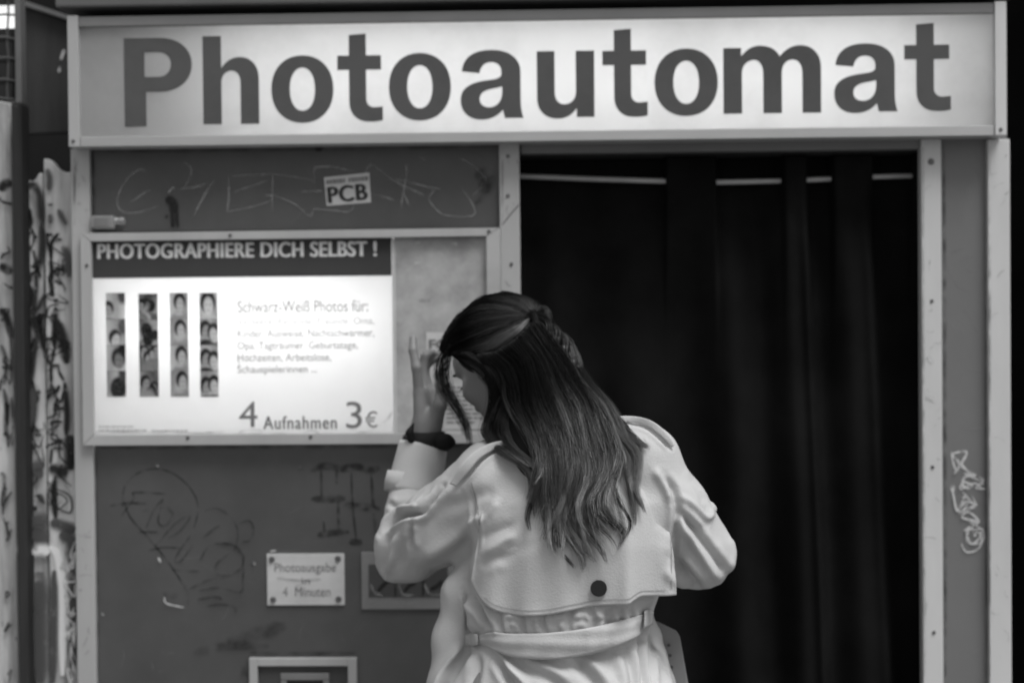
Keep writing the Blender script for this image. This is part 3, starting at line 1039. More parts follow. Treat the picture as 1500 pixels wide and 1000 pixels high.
strokes('graffiti_tag', [(w_ * 1.15, p_) for w_, p_ in [
    (4, R4((235, 155), (240, 190), (252, 225))), (4, R4((235, 160), (290, 155), (255, 225))), (4, R4((255, 180), (290, 220), (320, 245))), (5, R4((320, 240), (285, 245), (275, 275), (300, 290))),
    (4, R4((270, 260), (310, 275), (290, 290))), (4, R4((335, 245), (350, 260), (325, 285), (360, 290))), (3, R4((345, 255), (350, 275))), (7, R4((240, 275), (238, 300))), (4, R4((240, 300), (255, 370), (285, 310))),
    (4, R4((262, 365), (290, 335), (315, 350), (280, 365))), (4, R4((262, 380), (300, 375), (335, 410), (290, 400), (265, 390))), (4, R4((325, 410), (285, 440))), (4, R4((300, 430), (290, 460), (310, 490), (335, 470), (345, 440))),
    (6, R4((318, 455), (324, 462))), (3, R4((350, 440), (352, 470), (330, 510), (290, 520), (270, 490))), (3, R4((280, 440), (350, 435)))]], -.0004, s_white, booth)
strokes('graffiti_tag', [(2.6, R4(*q)) for q in (((232, 150), (262, 205), (245, 232), (288, 160)), ((262, 205), (325, 240), (280, 232), (345, 262)), ((275, 250), (268, 290), (318, 268), (352, 292)), ((232, 285), (262, 372), (300, 330), (270, 318)), ((268, 372), (322, 352), (272, 392), (338, 405)), ((285, 445), (330, 415), (300, 408), (352, 440)), ((300, 440), (290, 482), (338, 488), (340, 452), (310, 448)), ((275, 300), (325, 350), (310, 312)))], -.0042, s_white, booth)
R3 = lambda *p: z8(p, 1300, 200, 2.5)
strokes('graffiti_tag', [(8, R3((255, 460), (320, 440))), (6, R3((290, 490), (310, 500))), (4, R3((230, 430), (280, 410))), (4, R3((220, 480), (260, 550), (340, 580))), (5, R3((230, 650), (285, 645), (330, 720))),
                         (4, R3((260, 890), (290, 860), (350, 865))), (5, R3((320, 110), (335, 150))), (4, R3((250, 95), (262, 88))), (5, R4((260, 60), (355, 75)))], -.0004, s_faint, booth)
strokes('post_scuff', [(9, R3((145, 805), (165, 830))), (8, R3((140, 950), (170, 960)))], -.0126, s_white, booth)
strokes('post_crack', [(1.8, [(735, 330), (748, 314), (762, 298)])], -.0124, s_black, booth)
strokes('post_crack', [(1.4, [(119.5, 500 + k * 20) for k in (0, 1)]), (1.6, [(120, 570), (121, 600), (120.5, 632)])], -.0126, s_dark, booth)

# curtain rod + curtain ------------------------------------
CYR = .075
rod_px = [(745, 257.5), (770, 258.5), (860, 262), (978, 265.5), (1053, 267), (1148, 265), (1220, 262), (1281, 259), (1336, 257.5), (1365, 256)]
bm = bmesh.new()
rp_ = [W(x, y, CYR) for x, y in rod_px]
for p, q in zip(rp_[:-1], rp_[1:]):
    bm_cyl(bm, p, q, .0052, 12)
bm_obj('curtain_rod', bm, m_rod, booth)
behind = [(740, 978), (1053, 1148), (1184, 1220), (1281, 1337)]


def weave(px):
    v = -1.0
    for a_, b_ in behind:
        k = min((px - a_) / 5 + .5, (b_ - px) / 5 + .5)
        v = max(v, min(1, max(-1, 2 * min(1, max(0, k)) - 1)))
    return v


nx_, nz_ = 300, 60
xl, xr = W(748, 600, CYR)[0], W(1366, 600, CYR)[0]
ztop, zbot = W(1050, 226, CYR)[2], .2
V, Fc = [], []
for j in range(nz_ + 1):
    tz = j / nz_
    z = ztop + (zbot - ztop) * tz ** 1.2
    for i in range(nx_ + 1):
        x = xl + (xr - xl) * i / nx_
        px = 748 + 618 * i / nx_
        w = weave(px + 20 * 0)
        fo = .024 * w * math.exp(-(tz / .16) ** 2)
        s = (x - xl) / (xr - xl)
        lean = px - tz * 55 * (s ** .7)
        fo += (1 - math.exp(-(tz / .12) ** 2)) * (.022 * math.sin(lean / 17.0 + 1.1 * math.sin(lean / 61)) * (.25 + .75 * min(1, s * 1.7)) + .02 * math.sin(lean / 70 + .8))
        fo -= .030 * math.exp(-((lean - 1172) / 9) ** 2) * min(1, tz * 5) + .026 * math.exp(-((lean - 1262) / 11) ** 2) * min(1, tz * 5)
        V.append((x, CYR + fo + .004 * math.sin(9 * z + lean / 30), z))
        if i and j:
            q = j * (nx_ + 1) + i
            Fc.append((q, q - nx_ - 1, q - nx_ - 2, q - 1))
cur = mesh_obj('curtain', V, Fc, m_curtain, None, True)
tag(cur, 'black floor-length curtain hanging in folds on the steel rod of the booth doorway', 'curtain')
sm = cur.modifiers.new('thick', 'SOLIDIFY')
sm.thickness = .0015

# small plastic bottle lying on the case ---------------------
bot = thing('bottle', 'small pale plastic bottle lying on its side on top of the poster case frame', 'bottle', W(155, 335, -.012))
zc0 = W(155, 335.5, -.014)[2]
prof = [(133, 9.2), (134.5, 10), (168, 10), (172, 9), (173.5, 5), (175, 4.6), (182, 4.6), (182.5, 4.2)]
cz = W(155, 325, -.014)[2]


def lathe_x(name, prof, Y, cz, mat, parent):
    V, Fc = [], []
    S = 18
    for px, r in prof:
        X = W(px, 325, Y)[0]
        rr = r / 765
        for k in range(S):
            an = 2 * math.pi * k / S
            V.append((X, Y + rr * math.cos(an), cz + rr * math.sin(an)))
    for i in range(len(prof) - 1):
        for k in range(S):
            Fc.append((i * S + k, i * S + (k + 1) % S, (i + 1) * S + (k + 1) % S, (i + 1) * S + k))
    Fc += [tuple(range(S)), tuple((len(prof) - 1) * S + k for k in reversed(range(S)))]
    return mesh_obj(name, V, Fc, mat, parent, True)


xa_, xb_ = W(133.5, 325, -.014)[0], W(168, 325, -.014)[0]
box('bottle_body', (xa_, -.024, zc0 + .0005), (xb_, -.004, zc0 + .0255), m_bottle, bot, .0035)
box('label_band', (xa_ + .008, -.0246, zc0 + .003), (xb_ - .009, -.0036, zc0 + .0230), m_plate_d, bot, .002)
lathe_x('neck', [(168, 5.4), (171, 5.4), (172, 4.6), (173.5, 4.4)], -.014, cz + .0015, m_bottle, bot)
lathe_x('cap', [(173.6, 5), (175, 5.4), (181.5, 5.4), (182.5, 4.6)], -.014, cz + .0015, m_bottle, bot)

# ------------------------------------------------------------------ left: fence, window, back board
FY = .03
fence = thing('plank_fence', 'weathered whitewashed plank fence with black spray graffiti left of the photo booth', 'fence', (-1.0, FY, 0))


def plank(name, xa, xb, ya, yb, Y, mat, parent, th=.022):
    """upright board: photo x of its two edges near y=500, photo y of its two top corners"""
    p, q = W(xa, 500, Y)[0], W(xb, 500, Y)[0]
    za, zb = W(xa, ya, Y)[2], W(xb, yb, Y)[2]
    n = 5
    f = [(p, 0), (q, 0)] + [(q + (p - q) * i / n, zb + (za - zb) * i / n + (.006 * math.sin(i * 1.9) if 0 < i < n else 0)) for i in range(n + 1)]
    bm = bmesh.new()
    fr = [bm.verts.new((x, Y, z)) for x, z in f]
    bk = [bm.verts.new((x, Y + th, z)) for x, z in f]
    k = len(f)
    bm.faces.new(fr)
    bm.faces.new(bk[::-1])
    for i in range(k):
        bm.faces.new((fr[i], bk[i], bk[(i + 1) % k], fr[(i + 1) % k]))
    bmesh.ops.recalc_face_normals(bm, faces=bm.faces)
    bmesh.ops.bevel(bm, geom=list(bm.edges), offset=.0025, segments=1, affect='EDGES')
    return bm_obj(name, bm, mat, parent)


plank('plank', -60, 20.5, 150, 152, FY, m_plank, fence)
plank('plank', -150, -62, 150, 150, FY, m_plank, fence)
plank('plank', 38, 66, 270, 254, FY + .012, m_plank, fence)
plank('plank', 67, 118, 232, 262, FY + .004, m_plank, fence)
plank('post', 20.8, 35, 152, 152, FY - .03, m_post, fence, .05)
box('fence_rail', (W(-150, 700, 0)[0], FY + .036, .5), (BX0 - .004, FY + .07, .58), m_post, fence)
L3 = lambda *p: z8(p, 0, 330, 4.35)
L4 = lambda *p: z8(p, 0, 560, 4.543)
L5 = lambda *p: z8(p, 0, 780, 4.543)
L2 = lambda *p: z8(p, 0, 100, 4.35)
strokes('graffiti', [
    (14, L2((0, 780), (30, 740), (75, 735))), (12, L2((150, 800), (200, 740), (250, 800), (262, 900), (268, 1000))), (12, L3((262, 0), (272, 110), (255, 230), (200, 270))), (13, L3((0, 250), (40, 280), (75, 300))),
    (8, L3((225, 260), (232, 400), (215, 560), (235, 700), (215, 850), (205, 1000))), (9, L3((285, 440), (240, 530), (190, 550), (160, 480))), (7, L3((165, 560), (205, 620), (235, 690))),
    (11, L3((0, 530), (40, 580), (75, 720))), (10, L3((165, 620), (180, 800), (175, 1000))), (4, L3((285, 250), (290, 600), (280, 850)))], FY - .0006, s_black, fence)
strokes('graffiti', [
    (5, L3((295, 60), (335, 60))), (6, L3((375, 50), (330, 110), (325, 240))), (7, L3((330, 230), (330, 450))), (6, L3((350, 270), (415, 290))), (6, L3((350, 350), (390, 375))), (5, L3((340, 480), (370, 475))),
    (10, L3((355, 520), (350, 620), (345, 780))), (5, L3((350, 780), (325, 880), (295, 840))), (16, L3((360, 600), (400, 720), (425, 880))), (5, L3((325, 880), (325, 1000))), (5, L3((330, 900), (370, 890), (375, 930), (410, 990))),
    (4, L4((340, 10), (375, 60), (400, 20))), (4, L4((350, 50), (400, 130), (420, 60))), (4, L4((355, 140), (400, 170), (430, 180))), (5, L4((345, 290), (350, 262), (415, 262))), (3.5, L4((350, 300), (345, 375), (420, 380))),
    (3.5, L4((350, 435), (420, 440))), (10, L4((430, 0), (445, 200), (440, 350))), (20, L4((460, 350), (475, 450), (465, 580))), (18, L4((330, 560), (400, 590), (450, 585))), (5, L4((345, 440), (335, 540))),
    (3, L4((355, 700), (465, 755), (468, 865), (370, 820), (360, 710))), (10, L4((365, 620), (360, 760), (370, 900)))], FY + .0034, s_black, fence)
strokes('graffiti', [(26, L4((0, 905), (60, 910), (110, 905))), (24, L4((195, 950), (250, 915), (320, 925))), (18, L4((335, 930), (420, 950), (500, 985))), (22, L4((215, 560), (290, 560))), (16, L4((220, 610), (290, 610))),
                     (22, L4((195, 0), (210, 120), (190, 300))), (14, L5((0, 20), (110, 25))), (26, L5((200, 15), (330, 20))), (20, L5((400, 0), (480, 60), (470, 200))), (16, L5((480, 200), (490, 500), (480, 900))),
                     (26, L5((265, 260), (260, 600), (265, 1000))), (14, L5((360, 250), (350, 1000))), (16, L5((40, 240), (30, 600), (40, 1000)))], FY + .0022, s_gspray, fence)
strokes('graffiti', [(18, L5((210, 120), (280, 110), (330, 130))), (16, L5((330, 90), (380, 140), (405, 300), (415, 600), (415, 950))), (13, L5((20, 90), (85, 100), (70, 160))), (9, L5((75, 330), (75, 440))),
                     (4, L3((296, 300), (300, 700)))], FY + .0010, s_wspray, fence)
strokes('graffiti', [(8, L4((25, 40), (45, 160), (40, 300), (60, 380))), (5, L4((75, 100), (88, 250), (80, 420))), (6, L4((0, 600), (30, 640), (20, 880))), (6, L3((10, 760), (40, 860), (30, 1000))), (5, L3((60, 640), (75, 800), (70, 1000)))], FY - .0040, s_gspray, fence)


def scribble(x0, x1, y0, y1, n, seed, w):
    """dense pen tags: short looping runs down a board"""
    r = np.random.default_rng(seed)
    out = []
    for k in range(n):
        cx, cy = r.uniform(x0 + 3, x1 - 3), y0 + (y1 - y0) * (k + r.uniform(0, 1)) / n
        p = []
        for q in range(int(r.integers(4, 8))):
            p.append((min(x1, max(x0, cx + r.normal(0, (x1 - x0) * .3))), cy + r.normal(0, 9) + q * r.uniform(0, 5)))
        out.append((w * r.uniform(.6, 1.4), p))
    return out


strokes('graffiti', scribble(69, 104, 330, 740, 26, 1, 2.4), FY + .0012, s_black, fence)
strokes('graffiti', scribble(39, 64, 300, 730, 16, 2, 3.0), FY + .0085, s_black, fence)
strokes('graffiti', scribble(0, 17, 280, 980, 14, 3, 2.6), FY - .0060, s_black, fence)
strokes('graffiti', scribble(92, 110, 800, 995, 14, 4, 2.2), FY - .0030, s_wspray, fence)
strokes('graffiti', [(9, L2((165, 880), (185, 930), (200, 1000))), (10, L3((185, 380), (200, 440), (190, 520))), (8, L4((215, 20), (225, 160), (215, 330))), (7, L4((235, 820), (232, 850))), (9, L3((250, 560), (265, 700), (285, 800)))], FY + .0100, s_black, fence)
strokes('graffiti', [(10, L2((300, 640), (315, 700), (310, 780))), (8, L2((320, 860), (322, 880))), (8, L2((320, 930), (322, 990))), (9, L2((370, 900), (400, 960), (420, 1000))), (12, L3((400, 130), (430, 200), (440, 330)))], FY - .0020, s_gspray, fence)
win = thing('wire_window', 'small window behind rusty wire mesh, its top pane bright, above the plank fence', 'window', W(5, 150, .06))
WY = .06
pbox('window_frame', 21.5, -20, 30.5, 151, WY - .02, .03, m_meshframe, win)
pbox('window_frame', -70, 149.5, 30, 156, WY - .018, .026, m_meshframe, win)
pbox('window_frame', -70, -20, 21.3, 7.5, WY + .01, .02, m_dark, win)
pbox('pane', -70, 8, 21.3, 42, WY + .02, .004, m_litpane, win, 0)
pbox('pane', -70, 42.5, 21.3, 150, WY + .02, .004, m_darkpane, win, 0)
bm = bmesh.new()
for y in (-8, 19, 52, 82, 114, 141):
    pts = [W(-70 + 92 * k / 6, y + 4 * k / 6 + 1.5 * math.sin(k * 2 + y), WY) for k in range(7)]
    for p, q in zip(pts[:-1], pts[1:]):
        bm_cyl(bm, p, q, .0022, 6)
for x in (-60, -38, -14, 11.5):
    pts = [W(x + 1.2 * math.sin(k * 1.7 + x), -20 + 172 * k / 8, WY + .003) for k in range(9)]
    for p, q in zip(pts[:-1], pts[1:]):
        bm_cyl(bm, p, q, .0022, 6)
bm_obj('wire_mesh', bm, m_wire, win)
bd = thing('back_board', 'dark grey weathered board hanging behind the fence beside the booth sign', 'board', W(60, 190, .3))
BYD = .30
p = [W(26, 2, BYD), W(108, 28, BYD), W(112, 193, BYD), W(26, 196, BYD)]
bm = bmesh.new()
fr = [bm.verts.new(q) for q in p]
bk = [bm.verts.new((q[0], BYD + .03, q[2])) for q in p]
bm.faces.new(fr); bm.faces.new(bk[::-1])
for i in range(4):
    bm.faces.new((fr[i], fr[(i + 1) % 4], bk[(i + 1) % 4], bk[i]))
bmesh.ops.recalc_face_normals(bm, faces=bm.faces)
bm_obj('board_panel', bm, m_backboard, bd)
mitre('edge_batten', [(24, -3), (110, 26), (110, 33), (24, 5)], BYD - .02, .018, m_meshframe, bd)
strokes('board_highlight', [(5, [(94, 73), (89, 88)]), (5, [(88, 98), (86, 106)])], BYD - .002, s_white, bd)  # bright highlight on the board, painted as white strokes

# ------------------------------------------------------------------ person
person = thing('person', 'woman with long wavy dark hair in pale belted trench coat bending towards the poster case', 'person', (W(820, 900, -.40)[0], -.40, 0))
H = W(737, 523, -.30)
fdir = np.array([-.66, .75, 0]); fdir /= np.linalg.norm(fdir)
pt = math.radians(33)
hf = fdir * math.cos(pt) + np.array([0, 0, -math.sin(pt)])
hu = fdir * math.sin(pt) + np.array([0, 0, math.cos(pt)])
roll_h = math.radians(-4)
hr = np.cross(hf, hu)
hu, hr = hu * math.cos(roll_h) + hr * math.sin(roll_h), hr * math.cos(roll_h) - hu * math.sin(roll_h)
HA = (hf, hr, hu)


def hp(f, r, u): return H + hf * f + hr * r + hu * u     # head space: forward, right, up (metres)


def steps(*seg):
    out = [seg[0][0]]
    for a_, b_, s in seg:
        n = max(1, round((b_ - a_) / s))
        out += list(np.linspace(a_, b_, n + 1)[1:])
    return out


xL, xR = W(530, 800, -.3)[0], W(1100, 800, -.4)[0]
fl = Field(steps((xL, -.26, .008), (-.26, .11, .0026), (.11, xR, .008)), steps((-.66, -.42, .008), (-.42, -.06, .003), (-.06, .02, .008)),
           steps((-.01, .9, .02), (.9, 1.28, .008), (1.28, 1.63, .0028)))
# torso, legs
tz = [W(820, y, -.4)[2] for y in (1040, 1000, 930, 860, 780, 700, 650)]
fl.rings(tz, [W(x, 900, -.4)[0] for x in (815, 815, 820, 826, 834, 836, 838)], [-.40, -.40, -.40, -.40, -.40, -.40, -.39], [.165, .16, .125, .135, .145, .15, .07], [.11, .105, .085, .09, .095, .08, .05], -.25)
pel = W(815, 1010, -.40)
for s, dy in ((-1, .02), (1, -.03)):
    hip = pel + np.array([s * .085, -dy, -.02])
    knee = np.array([hip[0] + s * .01, hip[1] + .03 + dy, .50])
    ank = np.array([knee[0], knee[1] - .03, .09])
    fl.cone(hip, knee, .085, .058, .03)
    fl.cone(knee, ank, .056, .036, .02)
    fl.cone(ank, ank + np.array([-.02, .13, -.055]), .035, .026, .02)
# head
fl.cone(W(838, 655, -.39), hp(-.035, 0, -.085), .058, .050, .03)
fl.ell(hp(-.012, 0, .016), HA, (.092, .072, .082), .02)
fl.ell(hp(.030, 0, -.045), HA, (.060, .056, .070), .03)
fl.ell(hp(.058, 0, -.092), HA, (.026, .026, .022), .03)
fl.ell(hp(.066, 0, .028), HA, (.022, .05, .03), .025)
for s in (-1, 1):
    fl.ell(hp(.054, s * .043, -.030), HA, (.022, .022, .020), .02)
    fl.ell(hp(.083, s * .031, -.004), HA, (.012, .015, .010), .012, sub=True)
    fl.ell(hp(.071, s * .031, -.006), HA, (.013, .014, .012), .004)
    fl.cone(hp(.083, s * .016, .012), hp(.072, s * .048, .014), .006, .004, .008)
    e = hp(-.012, s * .073, -.012)
    fl.ell(e, (hf, hr, hu), (.018, .008, .030), .006)
    fl.ell(e + hr * s * .008, (hf, hr, hu), (.009, .006, .017), .004, sub=True)
fl.cone(hp(.086, 0, .004), hp(.104, 0, -.034), .008, .011, .010)
fl.ell(hp(.098, 0, -.042), HA, (.014, .016, .009), .008)
fl.cone(hp(.084, -.018, -.066), hp(.090, 0, -.063), .005, .007, .006)
fl.cone(hp(.084, .018, -.066), hp(.090, 0, -.063), .005, .007, .006)
fl.cone(hp(.083, -.014, -.075), hp(.083, .014, -.075), .007, .007, .006)
# arms
shL, elL, wrL = W(712, 702, -.37), W(597, 806, -.26), W(622, 648, -.185)
shR, elR, wrR = W(938, 690, -.43), W(1020, 812, -.41), W(925, 770, -.20)
fl.chain([shL, elL, wrL], [.05, .038, .025], .02)
fl.chain([shR, elR, wrR], [.05, .038, .025], .02)


def finger(pts, rad, k=.004):
    fl.chain([np.asarray(p) for p in pts], rad, k)


# left hand raised beside the face: index nearest the camera, the others beyond it, thumb towards the forehead
palm0, palm1 = W(623, 640, -.183), W(622, 574, -.165)
fl.cone(W(622, 645, -.185), W(623, 625, -.18), .024, .026, .015)
wdir = np.array([.30, .95, 0.0])
for i, w_ in enumerate((-.026, -.008, .010, .026)):
    base = palm1 + wdir * w_
    fl.cone(palm0 + wdir * w_ * .55, base, .0150, .0115, .012)
fl.cone(W(634, 622, -.19), W(645, 592, -.205), .017, .0125, .014)
fl.chain([W(645, 592, -.205), W(648, 566, -.205), W(643, 545, -.20)], [.0120, .0105, .008], .006)
iK = palm1 + wdir * -.026
finger([iK, W(610, 538, -.197), W(605, 513, -.190), W(605, 496, -.180)], [.0105, .0092, .0083, .0072])
for w_, dx, tipy, q in ((-.008, 10, 512, 1), (.010, 15, 514, .97), (.026, 18, 522, .86)):
    b_ = palm1 + wdir * w_
    fp = lambda x, y: np.array([W(x, y, b_[1])[0], b_[1] + .004, W(x, y, b_[1])[2]])
    finger([b_, fp(612 + dx * .5, 541), fp(616 + dx * .7, tipy + 9), fp(624 + dx * .9, tipy + 3)], [.0105 * q, .0092 * q, .0083 * q, .007 * q])
# right hand held in front of the chest
rd = wrR - elR; rd /= np.linalg.norm(rd)
sd_ = np.cross(rd, [0, 0, 1]); sd_ /= np.linalg.norm(sd_); up_ = np.cross(sd_, rd)
pk = wrR + rd * .085
for i, (w_, ln) in enumerate(((.030, .072), (.010, .080), (-.010, .075), (-.030, .060))):
    b_ = pk + up_ * w_
    fl.cone(wrR + up_ * w_ * .5 + rd * .012, b_, .015, .011, .01)
    finger([b_, b_ + rd * ln * .45 + sd_ * .008, b_ + rd * ln * .7 + sd_ * .028, b_ + rd * ln * .75 + sd_ * .046], [.0105, .009, .008, .007])
finger([wrR + up_ * .025 + rd * .02, wrR + up_ * .05 + rd * .05, wrR + up_ * .055 + rd * .085], [.014, .011, .0085], .008)
Vb, Fb = fl.mesh()
Vb = laplace(Vb, Fb, 1, .35)
mesh_obj('body', Vb, Fb, m_skin, person, True)
bm = bmesh.new()
for s in (-1, 1):
    for k in range(9):
        c0 = hp(.080, s * (.020 + .0026 * k), -.006 + .0016 * math.sin(k / 8 * 3.14))
        bm_cyl(bm, c0, c0 + hf * .011 + hr * s * (.0005 * (k - 3)) - hu * .003, .0012, 5, .0003)
    for k in range(8):
        c0 = hp(.086 - .0012 * k, s * (.014 + .005 * k), .014 + .004 * math.sin(k / 7 * 3.0))
        bm_cyl(bm, c0, c0 + hr * s * .007 + hf * -.002, .0024, 6, .0016)
lash = bm_obj('eyelashes', bm, m_hairbase, person)
lash['kind'] = 'stuff'
del fl

# ---- coat -------------------------------------------------
cf = Field(np.arange(W(520, 800, -.2)[0], W(1110, 800, -.45)[0], .0027), np.arange(-.62, -.10, .0032), steps((.40, .78, .012), (.78, 1.40, .0027)))
rows = [(640, 836, 52, .052), (662, 836, 88, .066), (690, 836, 128, .082), (730, 838, 146, .102), (790, 838, 148, .112), (850, 830, 142, .110), (885, 824, 135, .111), (912, 821, 131, .110), (938, 820, 127, .097), (958, 819, 137, .107), (1000, 818, 160, .125), (1100, 816, 178, .150), (1450, 812, 195, .185)]
zz = [W(r[1], r[0], -.42)[2] for r in rows]
cf.rings(zz, [W(r[1], r[0], -.42)[0] for r in rows], [-.40, -.40, -.405, -.41, -.415, -.415, -.413, -.412, -.41, -.41, -.41, -.40, -.39], [r[2] / 878 for r in rows], [r[3] for r in rows], -.25, .03)
cf.cone(W(728, 690, -.37), W(944, 672, -.43), .050, .050, .03)
cf.cone(W(838, 640, -.395), W(728, 692, -.37), .040, .046, .03)
cf.cone(W(868, 648, -.41), W(946, 672, -.43), .046, .050, .03)
# left sleeve
cf.chain([W(716, 704, -.375), W(645, 770, -.315), W(600, 803, -.265)], [.062, .066, .060], .022)
cf.cone(W(600, 803, -.262), W(604, 748, -.225), .058, .0475, .006)
cf.cone(W(604, 748, -.225), W(607, 722, -.207), .0475, .0445, .006)
cf.cone(W(607, 722, -.207), W(616, 700, -.2), .0445, .036, .006)
cf.cone(W(588, 812, -.262), W(572, 832, -.262), .045, .016, .03)
# right sleeve
cf.chain([W(942, 684, -.43), W(983, 745, -.43), W(1021, 806, -.415)], [.056, .059, .060], .020)
cf.cone(W(1021, 812, -.412), W(940, 775, -.25), .058, .046, .008)
# loose front of the coat at the left of the belt, skirt lobe
cf.chain([W(705, 815, -.36), W(676, 870, -.355), W(664, 935, -.35), W(660, 1010, -.36), W(655, 1200, -.37)], [.03, .030, .033, .038, .05], .02)
cf.chain([W(945, 890, -.38), W(956, 930, -.375), W(968, 1000, -.38), W(980, 1200, -.38)], [.010, .013, .022, .05], .014)
Vc, Fc_ = cf.mesh()
del cf
Vc = laplace(Vc, Fc_, 4, .5)
Nc = normals(Vc, Fc_)
px_, py_ = project(Vc)
view = (CAM - Vc); view /= np.linalg.norm(view, axis=1)[:, None]
facing = np.clip((Nc * view).sum(1) * 4 + .6, 0, 1)
Z1 = lambda *p: z8(p, 520, 600, 3.846)
Z2 = lambda *p: z8(p, 880, 590, 3.333)
Z3 = lambda *p: z8(p, 620, 830, 5.882)
Z4 = lambda *p: z8(p, 820, 830, 5.882)
CREASE = [  # (depth mm, width px, points): folds pressed into (-) or raised from (+) the cloth
    (-13, 6, Z1((500, 430), (440, 520), (385, 580), (290, 590), (210, 635), (140, 700))),
    (7, 11, Z1((470, 500), (400, 580), (340, 640), (330, 700))),
    (-9, 6, Z1((345, 590), (318, 680), (315, 740), (330, 800))),
    (5, 8, Z1((235, 560), (320, 545), (400, 500))), (-4, 6, Z1((180, 520), (240, 545), (330, 520))),
    (6, 14, Z1((330, 850), (440, 800), (560, 720), (660, 640), (760, 590))), (-5, 20, Z1((330, 930), (480, 880), (600, 810), (690, 740))),
    (6, 7, Z1((170, 950), (205, 850), (230, 760), (262, 660))), (-4, 8, Z1((150, 920), (165, 800), (200, 690))), (-5, 8, Z1((245, 900), (268, 800), (290, 700))),
    (4, 14, Z1((395, 560), (480, 500), (600, 440))), (-3, 14, Z1((480, 560), (600, 520), (720, 480), (800, 440))), (3.5, 10, Z1((640, 650), (740, 590), (820, 480))),
    (-3.5, 12, Z1((690, 740), (790, 690), (920, 640))), (3.5, 10, Z1((700, 830), (800, 750), (920, 690))), (-3.5, 10, Z1((700, 900), (770, 840), (880, 830))), (-3, 4.5, Z1((640, 440), (672, 560), (690, 660), (690, 780), (660, 920))),
    (8, 8, Z2((375, 580), (440, 660), (520, 790), (580, 880))), (-8, 8, Z2((395, 540), (470, 640), (570, 770), (620, 850))), (6, 7, Z2((370, 450), (440, 490), (520, 560), (545, 500))), (-5, 7, Z2((380, 520), (440, 590), (490, 630))),
    (-8, 7, Z2((300, 350), (350, 420), (372, 520), (365, 640), (355, 760))), (6, 9, Z2((250, 310), (310, 400), (345, 500))), (-3, 12, Z2((420, 340), (480, 420), (520, 500))), (-12, 12, Z2((350, 760), (420, 850), (500, 930))), (4, 7, Z2((640, 640), (650, 740), (580, 880))),
    (-10, 6, Z3((420, 250), (500, 380), (580, 540))), (6, 6, Z3((400, 230), (415, 400), (420, 580))), (-5, 5, Z3((350, 200), (385, 350), (390, 580))),
    (-10, 10, Z3((400, 650), (360, 760), (260, 900), (180, 1060), (120, 1300))), (8, 10, Z3((370, 630), (270, 780), (180, 940), (110, 1100), (60, 1300))), (7, 9, Z3((480, 620), (640, 720), (740, 860), (890, 1020), (1000, 1300))), (-8, 9, Z3((640, 760), (700, 900), (780, 1040), (850, 1300))),
    (-6, 11, Z3((740, 770), (900, 880), (1120, 980), (1250, 1200))), (6, 15, Z3((900, 790), (1100, 900), (1300, 1000), (1400, 1250))), (-5, 8, Z3((440, 680), (470, 850), (440, 1040), (420, 1300))),
    (-8, 10, Z4((110, 780), (200, 880), (320, 1040), (380, 1300))), (6, 13, Z4((230, 780), (330, 880), (450, 1040), (520, 1300))), (-6, 11, Z4((550, 680), (610, 820), (650, 1040), (670, 1300))), (4, 12, Z4((470, 720), (530, 900), (560, 1100), (580, 1300))), (-14, 6.5, Z4((690, 590), (720, 760), (745, 1040), (760, 1300))), (-8, 5, Z4((750, 590), (780, 760), (800, 1040), (810, 1300))),
    (8, 9, Z4((790, 590), (870, 760), (930, 1040), (960, 1300))), (-6, 6, Z4((630, 630), (690, 800), (705, 1040), (715, 1300))),
]
CREASE.append((-7, 4.5, [(742, 654), (724, 660), (704, 673), (689, 691), (676, 707)]))
CREASE.append((-6, 4, [(906, 620), (928, 621), (947, 626), (962, 637), (976, 650), (983, 658)]))
for xx in (704, 733, 768, 799, 832, 866, 893, 913, 930):
    CREASE.append((-2.8 - 1.5 * random.random(), 5 + 2.5 * random.random(), [(xx + random.uniform(-6, 6), 885), (xx + random.uniform(-5, 5), 907), (xx + random.uniform(-2, 2), 930)]))
for xx in (750, 785, 818, 850, 880, 905):
    CREASE.append((2.5, 9, [(xx + random.uniform(-12, 0), 896), (xx, 905), (xx + random.uniform(0, 14), 920)]))
    CREASE.append((-2, 5, [(xx + random.uniform(-14, -6), 912), (xx + 4, 908), (xx + random.uniform(8, 16), 915)]))


def crease_disp(px_, py_, facing, gain=1.2):
    disp = np.zeros(len(px_))
    for amp, wd, pts in CREASE:
        C_ = catmull(pts, 8)
        lo, hi = C_.min(0) - wd * 3, C_.max(0) + wd * 3
        sel = np.nonzero((px_ > lo[0]) & (px_ < hi[0]) & (py_ > lo[1]) & (py_ < hi[1]) & (facing > 0))[0]
        if not len(sel):
            continue
        q = np.stack([px_[sel], py_[sel]], 1)
        best = np.full(len(sel), 1e9)
        tb = np.zeros(len(sel))
        L_ = len(C_) - 1
        for i in range(L_):
            d = C_[i + 1] - C_[i]
            t_ = np.clip(((q - C_[i]) @ d) / (d @ d + 1e-9), 0, 1)
            dd = np.linalg.norm(q - C_[i] - t_[:, None] * d, axis=1)
            m_ = dd < best
            best[m_] = dd[m_]
            tb[m_] = (i + t_[m_]) / L_
        ends = np.clip(np.minimum(tb, 1 - tb) / .22, .15, 1)
        w2 = wd * .68
        prof = np.exp(-(best / w2) ** 2)
        if amp < 0:           # a pressed-in crease lifts the cloth a little on both sides
            prof = prof - .40 * np.exp(-((best - 2.0 * w2) / (1.1 * w2)) ** 2)
        disp[sel] += gain * amp * .001 * prof * ends
    return disp


disp = crease_disp(px_, py_, facing)


